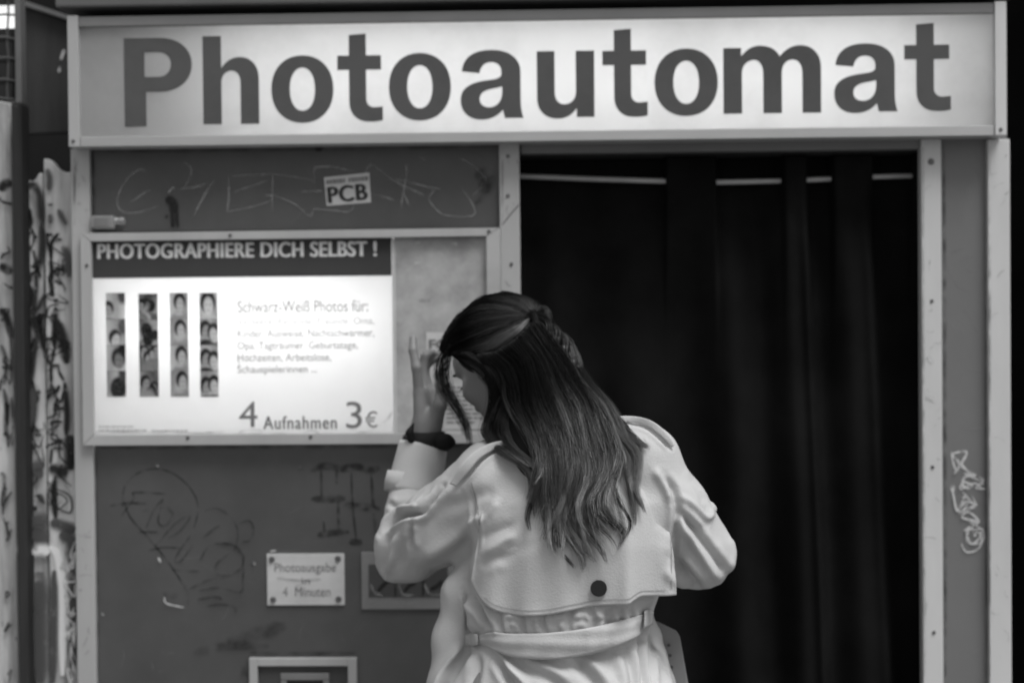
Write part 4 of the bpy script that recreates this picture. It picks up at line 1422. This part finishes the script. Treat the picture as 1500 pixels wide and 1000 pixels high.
def wrinkle(P, seed, lo=35., hi=120., n=40, stretch=(1, 1, .55)):
    """fine crumpling of the cotton: ridged sum of random waves, about -1..1"""
    r = np.random.default_rng(seed)
    d = r.normal(0, 1, (n, 3)) * np.array(stretch)
    d /= np.linalg.norm(d, axis=1)[:, None]
    f = np.exp(r.uniform(math.log(lo), math.log(hi), n))
    g = (np.sin((P @ d.T) * f + r.uniform(0, 6.28, n)) * (lo / f) ** .5).sum(1) / math.sqrt(n) * 1.6
    h = (np.sin((P @ d[::-1].T) * f * .31 + r.uniform(0, 6.28, n))).sum(1) / math.sqrt(n)
    return (.5 - np.abs(g)) * np.clip(.55 + .6 * h, 0, 1.4)


disp += (.0016 * wrinkle(Vc, 3) + .0010 * wrinkle(Vc, 11, 80, 200)) * np.clip((py_ - 640) / 40, .2, 1)
Vc = Vc + Nc * (disp * facing)[:, None]
Vc = laplace(Vc, Fc_, 1, .3)
coat = mesh_obj('trench_coat', Vc, Fc_, m_coat, person, True)
bv_coat = BVHTree.FromPolygons([tuple(v) for v in Vc], [tuple(map(int, f)) for f in Fc_])


def ray(bv, px, py):
    d = Fv + Rv * (px - 750) / FPX - Uv * (py - 500) / FPX
    d = Vector(d / np.linalg.norm(d))
    h = bv.ray_cast(Vector(CAM), d)
    return h


def surfY(bv, px, py, default=None):
    h = ray(bv, px, py)
    return h[0][1] if h[0] is not None else default


def strip(name, top, bot, off, mat, parent, n=60, m=6, thick=.003, puff=.003, bv=None, smooth_k=5):
    """a band of cloth lying on the coat between two photo paths, OFF metres above it"""
    A, B = resample(catmull(top, 8), n), resample(catmull(bot, 8), n)
    G_ = np.zeros((n, m))
    Pp = np.zeros((n, m, 2))
    for i in range(n):
        for j in range(m):
            q = A[i] + (B[i] - A[i]) * j / (m - 1)
            Pp[i, j] = q
            y = surfY(bv or bv_coat, *q)
            if y is None:
                hit = (bv or bv_coat).find_nearest(Vector(W(q[0], q[1], -.42)))
                y = hit[0][1]
            G_[i, j] = y
    base = G_.min(1)
    kk = smooth_k
    base = np.convolve(np.pad(base, kk, mode='edge'), np.ones(2 * kk + 1) / (2 * kk + 1), 'valid')
    V, Fc = [], []
    for i in range(n):
        for j in range(m):
            u = j / (m - 1) * 2 - 1
            offv = off(i / (n - 1)) if callable(off) else off
            V.append(W(Pp[i, j, 0], Pp[i, j, 1], min(base[i], G_[i, j] + .004) - offv - (puff(i / (n - 1), u) if callable(puff) else puff * (1 - u * u))))
            if i and j:
                q = i * m + j
                Fc.append((q, q - 1, q - m - 1, q - m))
    ob = mesh_obj(name, V, Fc, mat, parent, True)
    so = ob.modifiers.new('thick', 'SOLIDIFY')
    so.thickness = thick
    so.offset = -1
    return ob


# storm flap: loose back yoke of the coat
hem = [(690, 850), (698, 868), (709, 883), (726, 894), (760, 901.5), (800, 900.5), (840, 893), (868, 887.5), (896, 886), (920, 885), (930, 879), (940, 873.5), (955, 872.5), (975, 872.5), (991, 871)]
topl = [(714, 702), (722, 696), (735, 690), (755, 688), (780, 686), (810, 684), (840, 684), (868, 684), (890, 684), (910, 684), (922, 686), (934, 688), (944, 694), (954, 704), (962, 720)]
nu, nv = 150, 60
A, B = resample(catmull(topl, 6), nu), catmull(hem, 6)
B = np.stack([np.interp(np.linspace(0, 1, nu), np.linspace(0, 1, len(B)), B[:, k]) for k in (0, 1)], 1)
A = catmull(topl, 6)
A = np.stack([np.interp(np.linspace(0, 1, nu), np.linspace(0, 1, len(A)), A[:, k]) for k in (0, 1)], 1)
Yg = np.full((nu, nv), np.nan)
Pq = np.zeros((nu, nv, 2))
for i in range(nu):
    for j in range(nv):
        v_ = j / (nv - 1)
        q = A[i] + (B[i] - A[i]) * v_
        bow = math.sin(v_ * math.pi)
        q = q + np.array([(8 if i > nu * .5 else 0) * bow * max(0, (i / nu - .8) * 5), 0])
        Pq[i, j] = q
        Yg[i, j] = surfY(bv_coat, q[0], q[1], np.nan)
for i in range(nu):
    col = Yg[i]
    ok_ = np.isfinite(col)
    if ok_.any():
        Yg[i] = np.interp(np.arange(nv), np.nonzero(ok_)[0], col[ok_])
Ym = np.minimum.accumulate(Yg, axis=1)
Ym = np.where(np.isfinite(Ym), Ym, np.nanmean(Ym))
for i in range(nu):     # on the right the flap hangs free of the sleeve's recess
    u = i / (nu - 1)
    if u > .86:
        k = (u - .86) / .14
        Ym[i] = Ym[int(nu * .86)] * (1 - k * .0) + k * .022
for _ in range(6):
    Yp = np.pad(Ym, 2, mode='edge')
    Ym = (Yp[:-4, 2:-2] + Yp[1:-3, 2:-2] + Yp[2:-2, 2:-2] + Yp[3:-1, 2:-2] + Yp[4:, 2:-2] + Yp[2:-2, 1:-3] + Yp[2:-2, 3:-1]) / 7
V, Fc = [], []
for i in range(nu):
    u = i / (nu - 1)
    le = min(1, u / .30) ** 1.3
    re_ = min(1, (1 - u) / .12)
    for j in range(nv):
        v_ = j / (nv - 1)
        x = Pq[i, j, 0]
        off = -.005 + .0085 * min(1, v_ / .25) * le * max(re_, min(1, max(0, (v_ - .2) / .25))) + (.005 * v_ ** 1.6) * le
        rip = .006 * v_ ** 1.2 * (math.exp(-((x - 921) / 14) ** 2) * 1.6 - math.exp(-((x - 951) / 13) ** 2) * 1.3 + math.exp(-((x - 983) / 10) ** 2) * 1.2 - .6 * math.exp(-((x - 880) / 18) ** 2))
        rip += (.0045 * math.sin(x / 21 + v_) + .003 * math.sin(x / 9.5 + 2)) * v_ * le * (1 - min(1, max(0, (x - 840) / 60)))
        # diagonal drag folds from the left armpit
        yy = Pq[i, j, 1]
        rip += le * .004 * math.exp(-((yy - 800 + (x - 700) * .42) / 9) ** 2) * math.exp(-((x - 735) / 40) ** 2) - le * .004 * math.exp(-((yy - 822 + (x - 700) * .30) / 9) ** 2) * math.exp(-((x - 740) / 45) ** 2)
        rip += le * .003 * math.exp(-((yy - 765 + (x - 700) * .55) / 8) ** 2) * math.exp(-((x - 730) / 35) ** 2)
        V.append(W(x, yy, Ym[i, j] - off - rip))
        if i and j:
            q = i * nv + j
            Fc.append((q, q - 1, q - nv - 1, q - nv))
V = np.array(V)
fx_, fy_ = project(V)
dsp = crease_disp(fx_, fy_, np.ones(len(V)), 1.3)
V[:, 1] -= dsp * np.clip((880 - fy_) / 30, 0, 1) + .0009 * wrinkle(V, 5, 30, 90)
flap = mesh_obj('storm_flap', V, Fc, m_coat, coat, True)
so = flap.modifiers.new('thick', 'SOLIDIFY')
so.thickness = .0018
so.offset = -1
bv_flap = BVHTree.FromPolygons([tuple(map(float, v)) for v in V], Fc)


def backY(px, py):
    a_ = surfY(bv_coat, px, py, 9)
    b_ = surfY(bv_flap, px, py, 9)
    return min(a_, b_)


# belt
strip('belt', [(688, 933), (700, 930), (718, 926.5), (760, 927.5), (810, 926), (850, 921), (890, 913), (925, 904), (945, 899), (956, 902)],
      [(690, 942), (704, 943), (722, 951), (748, 961), (790, 965.5), (830, 963.5), (870, 956.5), (905, 946), (935, 932), (953, 914)], .009, m_coat, coat, 90, 11, .003, lambda a_, u: .0035 * (1 - u * u) + .0011 * math.sin(u * 5.5 + 3 * math.sin(a_ * 5)) + .0012 * math.sin(a_ * 37 + u * 2), smooth_k=8)
strip('belt_loop', [(682, 929), (690, 927), (699, 928)], [(682, 944), (690, 946), (699, 944)], .014, m_coat, coat, 12, 6, .002, .003, smooth_k=1)
strip('belt_loop', [(945, 894), (952, 892), (958, 896)], [(944, 920), (951, 918), (956, 914)], .0145, m_coat, coat, 12, 6, .002, .001, smooth_k=1)
# stitch lines
m_seam = M('seam_thread', .30, .9, .1, .1, 60)


def seam(pts, w, off, bv):
    A_ = catmull(pts, 6)
    tn_ = np.gradient(A_, axis=0); tn_ /= np.linalg.norm(tn_, axis=1)[:, None] + 1e-9
    nn = np.stack([-tn_[:, 1], tn_[:, 0]], 1) * w / 2
    V_, F_ = [], []
    for i in range(len(A_)):
        for sg in (-1, 1):
            q = A_[i] + nn[i] * sg
            y = surfY(bv, q[0], q[1])
            if y is None:
                y = V_[-2][1] + off if len(V_) > 1 else -.45
            V_.append(W(q[0], q[1], y - off))
        if i:
            F_.append((2 * i - 2, 2 * i - 1, 2 * i + 1, 2 * i))
    mesh_obj('seam', V_, F_, m_seam, coat)


seam([(x, y - 8) for x, y in hem[2:-1]], 1.3, .0012, bv_flap)
seam([(690, 706), (699, 740), (702, 780), (699, 815), (692, 842)], 1.6, .0008, bv_coat)
seam([(962, 722), (975, 750), (983, 790), (984, 862)], 1.2, .0012, bv_flap)
# epaulettes
strip('epaulette', [(736, 645), (716, 650), (694, 662), (676, 680), (662, 702), (659, 708)], [(741, 652), (722, 659), (702, 672), (687, 690), (673, 706), (668, 711)], .0065, m_coat, coat, 40, 6, .003, .0006)
strip('epaulette', [(902, 609), (930, 609.5), (952, 615), (970, 627), (983, 642), (988, 652)], [(905, 618), (928, 619), (948, 624), (964, 635), (978, 648), (984, 655)], .0055, m_coat, coat, 40, 6, .003, .0006)
# button of the flap
cb = W(877, 861, backY(877, 861) - .004)
bm = bmesh.new()
bm_cyl(bm, (0, 0, 0), (0, -.004, 0), .0135, 28, .0125)
bmesh.ops.bevel(bm, geom=list(bm.edges), offset=.0008, segments=2, affect='EDGES')
bmesh.ops.translate(bm, vec=Vector(cb), verts=bm.verts)
bm_obj('button', bm, m_button, coat)


def tube_rings(name, rings, mat, parent, S=36, thick=None, ell=None):
    """open tube through (centre, radius) rings; radius may be (rx, ry)"""
    V, Fc = [], []
    cs = [np.asarray(r[0], float) for r in rings]
    for i, (c, r) in enumerate(rings):
        d = cs[min(i + 1, len(cs) - 1)] - cs[max(i - 1, 0)]
        d /= np.linalg.norm(d)
        e1 = np.cross(d, [0, 1, 0]); e1 /= np.linalg.norm(e1)
        e2 = np.cross(d, e1)
        rx, ry = r if isinstance(r, tuple) else (r, r)
        for k in range(S):
            an = 2 * math.pi * k / S
            V.append(cs[i] + e1 * rx * math.cos(an) + e2 * ry * math.sin(an))
    for i in range(len(rings) - 1):
        for k in range(S):
            Fc.append((i * S + k, i * S + (k + 1) % S, (i + 1) * S + (k + 1) % S, (i + 1) * S + k))
    ob = mesh_obj(name, V, Fc, mat, parent, True)
    if thick:
        so = ob.modifiers.new('thick', 'SOLIDIFY')
        so.thickness = thick
        so.offset = 0
    return ob


# turned-back cuff with its tab
tube_rings('cuff', [(W(607, 723, -.206), .0470), (W(607.5, 719, -.205), .0480), (W(609.5, 708, -.201), .0468), (W(612, 690, -.197), .0452), (W(616, 672, -.19), .0440), (W(619, 657, -.186), .0430), (W(620, 653, -.185), .0418)], m_coat, coat, 40, .004)
strip_bv = None
tube_rings('cuff_strap', [(W(599.5, 720, -.205), (.0435, .042)), (W(600.5, 708, -.202), (.0440, .042)), (W(603, 695, -.199), (.0425, .042))], m_coat, coat, 40, .004)
tube_rings('sleeve_tab', [(W(1032, 754, -.425), .012), (W(1037, 746, -.43), .012), (W(1042, 741, -.425), .010)], m_coat, coat, 14, .003)
# front panel of the coat seen past the hip, with eyelets
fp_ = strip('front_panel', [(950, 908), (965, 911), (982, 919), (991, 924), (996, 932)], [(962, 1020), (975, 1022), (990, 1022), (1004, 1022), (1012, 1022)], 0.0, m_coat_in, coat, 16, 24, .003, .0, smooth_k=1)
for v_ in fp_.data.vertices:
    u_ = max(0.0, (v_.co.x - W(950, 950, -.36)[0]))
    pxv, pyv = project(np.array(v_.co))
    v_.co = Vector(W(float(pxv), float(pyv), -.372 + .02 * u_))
for y in (944, 959, 976, 990):
    e_ = W(979.5 + (y - 944) * .13, y, -.378)
    bm = bmesh.new()
    bm_cyl(bm, (0, 0, 0), (0, -.003, 0), .0028, 10)
    bmesh.ops.translate(bm, vec=Vector(e_), verts=bm.verts)
    bm_obj('eyelet', bm, m_slot_in, coat)
# wristband with its knot
cB = W(625, 645, -.186)
wb = tube_rings('wristband', [(W(621, 655, -.186), .0380), (W(622, 651, -.186), .0405), (W(623.5, 645, -.186), .0400), (W(625, 637, -.186), .0350), (W(625.5, 633, -.186), .0310), (W(625, 636, -.186), .028)], m_band, person, 36, .004)
kn = Field(np.arange(-.2, -.04, .0028), np.arange(-.28, -.12, .0028), np.arange(1.24, 1.40, .0028))
kn.chain([W(645, 645, -.215), W(654, 645, -.215), W(661, 648, -.212)], [.011, .0105, .008], .01)
kn.chain([W(645, 650, -.213), W(653, 653, -.213)], [.010, .008], .01)
Vk, Fk = kn.mesh()
mesh_obj('bow', Vk, Fk, m_band, wb, True)
kn = Field(np.arange(-.26, -.10, .0028), np.arange(-.28, -.17, .0028), np.arange(1.26, 1.38, .0028))
kn.chain([W(603, 643, -.222), W(600, 633, -.225), W(605, 621, -.224)], [.008, .006, .003], .006)
Vk, Fk = kn.mesh()
mesh_obj('strap_end', Vk, Fk, m_band, wb, True)

# shoes and trousers (below the picture, where the person stands)
for s, dy in ((-1, .02), (1, -.03)):
    hip = pel + np.array([s * .085, -dy, -.02])
    knee = np.array([hip[0] + s * .01, hip[1] + .03 + dy, .50])
    ank = np.array([knee[0], knee[1] - .03, .09])
    tube_rings('trouser_leg', [(ank + np.array([0, 0, -.02]), .062), (ank + np.array([0, .005, .15]), .064), (knee, .072), (hip + np.array([0, 0, -.15]), .095)], m_trouser, person, 24, .003)
    sf = Field(np.arange(ank[0] - .08, ank[0] + .08, .005), np.arange(ank[1] - .09, ank[1] + .24, .005), np.arange(-.006, .16, .005))
    sf.cone(ank + np.array([0, -.015, -.05]), ank + np.array([-.02, .16, -.06]), .042, .034, .02)
    sf.cone(ank + np.array([0, 0, .03]), ank + np.array([0, 0, -.05]), .044, .044, .02)
    sf.v = np.maximum(sf.v, (.0 - sf.ax[2])[None, None, :])
    Vs, Fs_ = sf.mesh()
    mesh_obj('shoe', Vs, Fs_, m_shoe, person, True)

# ---- hair -------------------------------------------------
hfld = Field(np.arange(-.20, .28, .0042), np.arange(-.72, -.10, .0048), np.arange(1.02, 1.64, .0042))
hfld.ell(hp(-.014, 0, .018), HA, (.094, .076, .084), .01)
hfld.cone(hp(-.05, 0, .02), W(782, 515, -.395), .045, .045, .03)
hfld.ell(hp(-.045, -.02, -.02), HA, (.055, .07, .075), .02)
# take the face out
hfld.ell(hp(.112, 0, -.042), HA, (.100, .13, .095), .008, sub=True)
fall = [((788, 515), .044, .012), ((804, 560), .044, .010), ((820, 610), .044, .004), ((840, 660), .042, .000), ((856, 705), .036, -.002), ((868, 745), .024, -.002)]
pts3, rads = [], []
for (q, r, dz) in fall:
    y = backY(*q)
    y = -.42 if y > 0 else y
    pts3.append(W(q[0], q[1], max(y, -.55) + r * .45 if q[1] > 600 else -.40))
    rads.append(r)
hfld.chain(pts3, rads, .03)
hfld.chain([W(735, 560, -.33), W(752, 620, -.39), W(790, 670, -.45), W(812, 700, -.49)], [.020, .028, .034, .03], .02)
Vh, Fh = hfld.mesh()
Vh = laplace(Vh, Fh, 2, .5)
hair = mesh_obj('hair', Vh, Fh, m_hairbase, person, True)
bv_hair = BVHTree.FromPolygons([tuple(v) for v in Vh], [tuple(map(int, f)) for f in Fh])


bv_body = BVHTree.FromPolygons([tuple(v) for v in Vb], [tuple(map(int, f)) for f in Fb])


def topY(px, py):
    y = min(backY(px, py), surfY(bv_hair, px, py, 9), surfY(bv_body, px, py, 9))
    return y if y < 5 else None


def guide(pts, n=30, off=.006, flat=None, smooth_n=3):
    C_ = resample(catmull(pts, 8), n)
    Y = np.array([np.nan if (flat is None and topY(*q) is None) else (flat if flat is not None else topY(*q)) for q in C_], float)
    ok_ = np.isfinite(Y)
    Y = np.interp(np.arange(n), np.nonzero(ok_)[0], Y[ok_]) if ok_.any() else np.full(n, -.4)
    for _ in range(smooth_n):
        Yp = np.pad(Y, 2, mode='edge')
        Y = np.minimum(Y + .004, (Yp[:-4] + Yp[1:-3] + Yp[2:-2] + Yp[3:-1] + Yp[4:]) / 5)
    return np.column_stack([C_, Y - off])


def gpts(pre, z):
    return pre + [(700 + x / 3.573, 560 + y / 3.573) for x, y in z]


fallG = [guide(g, off=.017) for g in (
    gpts([(684, 517), (706, 531), (722, 552)], [(95, 90), (75, 190), (60, 270), (150, 370), (255, 440), (300, 540), (255, 700), (270, 780), (300, 825)]),
    gpts([(700, 520), (722, 532), (738, 555)], [(150, 60), (175, 120), (230, 230), (310, 370), (335, 480), (300, 600), (262, 690), (275, 790)]),
    gpts([(722, 517), (745, 535), (760, 565)], [(230, 100), (275, 220), (330, 370), (385, 530), (388, 700), (395, 830), (440, 930), (500, 990)]),
    gpts([(742, 507), (765, 530), (775, 560)], [(275, 130), (350, 300), (430, 480), (430, 640), (440, 760), (520, 860), (580, 930), (588, 1000)]),
    gpts([(758, 495), (782, 525), (796, 560)], [(400, 150), (470, 330), (510, 500), (500, 640), (530, 740), (590, 840), (640, 935)]),
    gpts([(770, 482), (798, 520), (815, 560)], [(500, 150), (560, 330), (590, 500), (560, 620), (590, 720), (650, 830), (690, 935)]),
    gpts([(782, 472), (814, 520), (838, 560)], [(580, 130), (640, 300), (650, 480), (620, 610), (680, 720), (745, 770), (690, 860)]),
    gpts([(795, 474), (826, 515), (850, 555)], [(640, 120), (700, 260), (735, 420), (720, 520), (785, 640), (800, 720), (730, 820)]),
    gpts([(806, 482), (838, 525), (862, 560)], [(680, 120), (760, 280), (835, 370), (832, 480), (820, 570), (860, 640), (885, 690)]))]
NP = 30
S_pos, S_rad, S_tone = [], [], []


def add_strand(P, r0, r1, tone=1.0):
    S_pos.append(P)
    S_tone.append(tone)
    S_rad.append(np.linspace(1, 0, NP) ** .6 * (r0 - r1) + r1)


def to3(Q):
    return np.array([W(a_, b_, c_) for a_, b_, c_ in Q])


def lerp_guides(G_, s):
    x = s * (len(G_) - 1)
    i = min(int(x), len(G_) - 2)
    return G_[i] + (G_[i + 1] - G_[i]) * (x - i)


T = np.linspace(0, 1, NP)


def lock_field(G_, n_clump, per, spread, wave, depth, rmin=.00022, rmax=.00042, clump_pow=1.4, tipjit=.10, tone=1.0, tvar=.45, cmax=.80):
    for c in range(n_clump):
        sc_ = (c + rng.uniform(0, 1)) / n_clump
        # neighbouring locks swing together, each with a little of its own
        ph, fr = 2.4 * math.sin(sc_ * 6) + rng.normal(0, .55), 15.5 + rng.normal(0, 1.5)
        dc = rng.uniform(0, 1) ** 1.2
        Lc = rng.uniform(.74, 1.02)
        amp = rng.uniform(.35, 1.4) * wave
        tn = tone * math.exp(rng.normal(0, tvar)) * (1.15 - .5 * dc)
        base = lerp_guides(G_, sc_)
        wv = np.stack([np.sin(T * fr + ph), .3 * np.cos(T * fr * .9 + ph), 0 * T], 1) * (T ** 1.15 * amp)[:, None]
        wd = np.cos(T * fr + ph) * T * amp * .0009
        for k in range(per):
            s = np.clip(sc_ + rng.normal(0, spread), 0, 1)
            g = lerp_guides(G_, s)
            cl = (.15 + cmax * T ** clump_pow)[:, None]
            Q = g * (1 - cl) + base * cl
            j = rng.normal(0, 1, 2)
            Q = Q + wv
            Q[:, 0] += j[0] * (1.2 + 2.6 * np.sin(T * 3.1)) + rng.normal(0, .5) * np.sin(T * rng.uniform(8, 20) + rng.uniform(0, 6))
            Q[:, 1] += j[1] * 1.0
            Q[:, 2] += dc * depth + rng.uniform(0, .004) + .0022 * min(3, j[0] ** 2) * np.minimum(1, T * 2) - .006 * (T ** .7) + wd
            L_ = Lc * (1 - abs(rng.normal(0, tipjit)))
            t_ = T * min(1, max(.5, L_))
            Q = np.stack([np.interp(t_, T, Q[:, m]) for m in range(3)], 1)
            add_strand(to3(Q), rng.uniform(rmin, rmax), .00012, tn * math.exp(rng.normal(0, .18)))


mainG = fallG[1:8]
lock_field(mainG, 50, 84, .020, 10.0, .020, .00018, .00034, tone=.9, tvar=.8, cmax=.82)


def side_lock(g, n, dx):
    lo_, hi_ = g.copy(), g.copy()
    wd_ = np.linspace(1, .35, NP)
    lo_[:, 0] -= dx * wd_
    hi_[:, 0] += dx * wd_
    lock_field([lo_, hi_], n, 80, .12, 2.5, .008, .00018, .00034, tone=1.0, tvar=.6, cmax=.6, tipjit=.06)


side_lock(fallG[0], 5, 9)
side_lock(fallG[8], 3, 4)
side_lock((fallG[7] + fallG[8]) / 2, 2, 3)
lock_field(mainG, 170, 4, .08, 11, -.010, .00014, .00022, tone=1.0, tvar=.6, tipjit=.18, cmax=.2)
lock_field(mainG, 32, 26, .007, 11.5, .000, .00018, .00034, tone=1.7, tvar=.5, tipjit=.06)
# half-up section: combed from the hairline back to the knot
KN = (779, 463)
topG = [guide(g, NP, .004) for g in (
    [(800, 488), (803, 470), (797, 452), (788, 450), KN],
    [(770, 437), (780, 440), (786, 448), (785, 455), KN],
    [(735, 428), (752, 431), (768, 440), (777, 450), KN],
    [(695, 442), (715, 433), (740, 434), (765, 447), KN],
    [(664, 472), (685, 453), (715, 443), (752, 451), KN],
    [(648, 500), (665, 478), (700, 459), (745, 457), KN],
    [(645, 512), (662, 494), (700, 475), (745, 465), KN],
    [(650, 517), (672, 505), (710, 490), (750, 474), KN],
    [(656, 517), (680, 514), (716, 503), (752, 483), KN],
    [(660, 516), (686, 521), (722, 514), (756, 491), (779, 465)])]
lock_field(topG, 46, 60, .03, .6, .004, .0002, .00036, 2.2, .01, tone=.6)
lock_field([topG[-2], topG[-1]], 4, 60, .2, .4, -.002, .0002, .00036, 2.2, .01, tone=1.25, tvar=.35)  # paler strand tone paints the crescent highlight into the hair
# hair lying over the temple and ear
earG = [guide(g, NP, .007) for g in (
    [(660, 517), (672, 526), (686, 536), (702, 548), (716, 566), (722, 590)],
    [(665, 516), (682, 524), (704, 530), (720, 545), (728, 566), (727, 590)],
    [(680, 519), (705, 526), (728, 534), (742, 552), (748, 580), (752, 610)],
    [(705, 518), (730, 526), (750, 540), (760, 562), (770, 600), (785, 640)],
    [(740, 507), (760, 520), (778, 545), (790, 580), (805, 625), (820, 665)])]
lock_field(earG, 18, 45, .04, 1.5, .008, tone=.8)
# twisted tail of the half-up section
tw = resample(catmull([(776, 461), (790, 470), (806, 484), (820, 498), (834, 515), (846, 536)], 8), NP)
twY = np.array([topY(*q) if topY(*q) is not None else -.42 for q in tw])
twY = np.convolve(np.pad(twY, 4, mode='edge'), np.ones(9) / 9, 'valid') - .014
for strand3 in range(3):
    for k in range(190):
        a0 = strand3 * 2.094
        an = a0 + T * 11.5 + .5 * np.sin(T * 9 + strand3)
        rr = 4.2 + 2.4 * np.sin(T * 3.14) + .8 * np.sin(T * 13 + strand3 * 2)
        rj, aj = abs(rng.normal(0, 3.2)), rng.uniform(0, 6.28)
        Q = np.column_stack([tw[:, 0] + rr * np.cos(an) * .72 + rj * np.cos(aj + T), tw[:, 1] - rr * np.cos(an) * .68 + rj * np.sin(aj + T), twY - (rr * np.sin(an)) / 880 - rj * .0004])
        add_strand(to3(Q), rng.uniform(.0003, .00045), .0002, 1.15 * math.exp(rng.normal(0, .55)))
# loose strands beside the face
looseG = [guide(g, NP, 0, -.325) for g in (
    [(656, 503), (643, 528), (641, 552), (650, 578), (664, 598), (676, 617), (682, 636), (682, 658)],
    [(660, 505), (649, 532), (648, 557), (658, 580), (672, 603), (682, 622), (686, 640), (684, 660)],
    [(666, 508), (656, 536), (657, 560), (666, 583), (679, 606), (687, 625), (690, 645), (685, 656)])]
lock_field(looseG[:2], 2, 34, .05, .4, .003, .00018, .0003, .8, .02, tone=.5, tvar=.4, cmax=.7)
lock_field(looseG[1:], 3, 26, .07, .5, .003, .00016, .00028, .8, .03, tone=.6, tvar=.5, cmax=.5)
# flyaway lock over the right shoulder, lock behind the neck at the left
flyG = [guide(g, NP, .010) for g in ([(872, 575), (893, 605), (915, 632), (938, 653), (955, 661), (972, 664)], [(876, 570), (900, 604), (922, 632), (942, 650), (958, 659), (968, 661)])]
lock_field(flyG, 3, 45, .1, .8, .003, .0002, .00035, .8, .05)
neckG = [guide(g, NP, .008) for g in ([(727, 580), (719, 612), (716, 638), (728, 656), (752, 672), (776, 686)], [(738, 580), (728, 610), (724, 632), (738, 652), (764, 670), (790, 690)], [(752, 590), (744, 612), (745, 632), (756, 652), (780, 676), (800, 705)])]
lock_field(neckG, 10, 50, .06, 1, .006)

m_strand = bpy.data.materials.new('hair_strands')
m_strand.use_nodes = True
t_ = m_strand.node_tree
t_.nodes.clear()
ho = t_.nodes.new('ShaderNodeOutputMaterial')
hb = t_.nodes.new('ShaderNodeBsdfDiffuse')
hs = t_.nodes.new('ShaderNodeBsdfHair')
hs.component = 'Reflection'
hs.inputs['RoughnessU'].default_value = .22
hs.inputs['RoughnessV'].default_value = .6
had = t_.nodes.new('ShaderNodeAddShader')
hi_ = t_.nodes.new('ShaderNodeHairInfo')
cr_ = t_.nodes.new('ShaderNodeValToRGB')
cr_.color_ramp.elements[0].position = .32
cr_.color_ramp.elements[0].color = grey(.010)
cr_.color_ramp.elements[1].position = 1.0
cr_.color_ramp.elements[1].color = grey(.058)
t_.links.new(hi_.outputs['Intercept'], cr_.inputs[0])
mx_ = t_.nodes.new('ShaderNodeMix')
mx_.data_type = 'RGBA'
mx_.blend_type = 'MULTIPLY'
mx_.inputs[0].default_value = 1
rr_ = t_.nodes.new('ShaderNodeAttribute')
rr_.attribute_name = 'tone'
t_.links.new(cr_.outputs[0], mx_.inputs[6])
t_.links.new(rr_.outputs['Color'], mx_.inputs[7])
t_.links.new(mx_.outputs[2], hb.inputs['Color'])
t_.links.new(mx_.outputs[2], hs.inputs['Color'])
t_.links.new(hb.outputs[0], had.inputs[0])
t_.links.new(hs.outputs[0], had.inputs[1])
t_.links.new(had.outputs[0], ho.inputs[0])
hc = bpy.data.hair_curves.new('hair_strands')
hc.add_curves([NP] * len(S_pos))
hc.attributes['position'].data.foreach_set('vector', np.concatenate(S_pos).astype(np.float32).ravel())
ra = hc.attributes.get('radius') or hc.attributes.new('radius', 'FLOAT', 'POINT')
ra.data.foreach_set('value', np.concatenate(S_rad).astype(np.float32))
tv = np.array(S_tone, np.float32)
ta = hc.attributes.new('tone', 'FLOAT_COLOR', 'CURVE')
ta.data.foreach_set('color', np.stack([tv, tv, tv, np.ones_like(tv)], 1).ravel())
hc.materials.append(m_strand)
ho_ = link(bpy.data.objects.new('hair_strands', hc), hair)
ho_['kind'] = 'stuff'
SC.cycles_curves.shape = 'RIBBONS'
print('strands', len(S_pos), 'coat', len(Fc_), 'body', len(Fb))
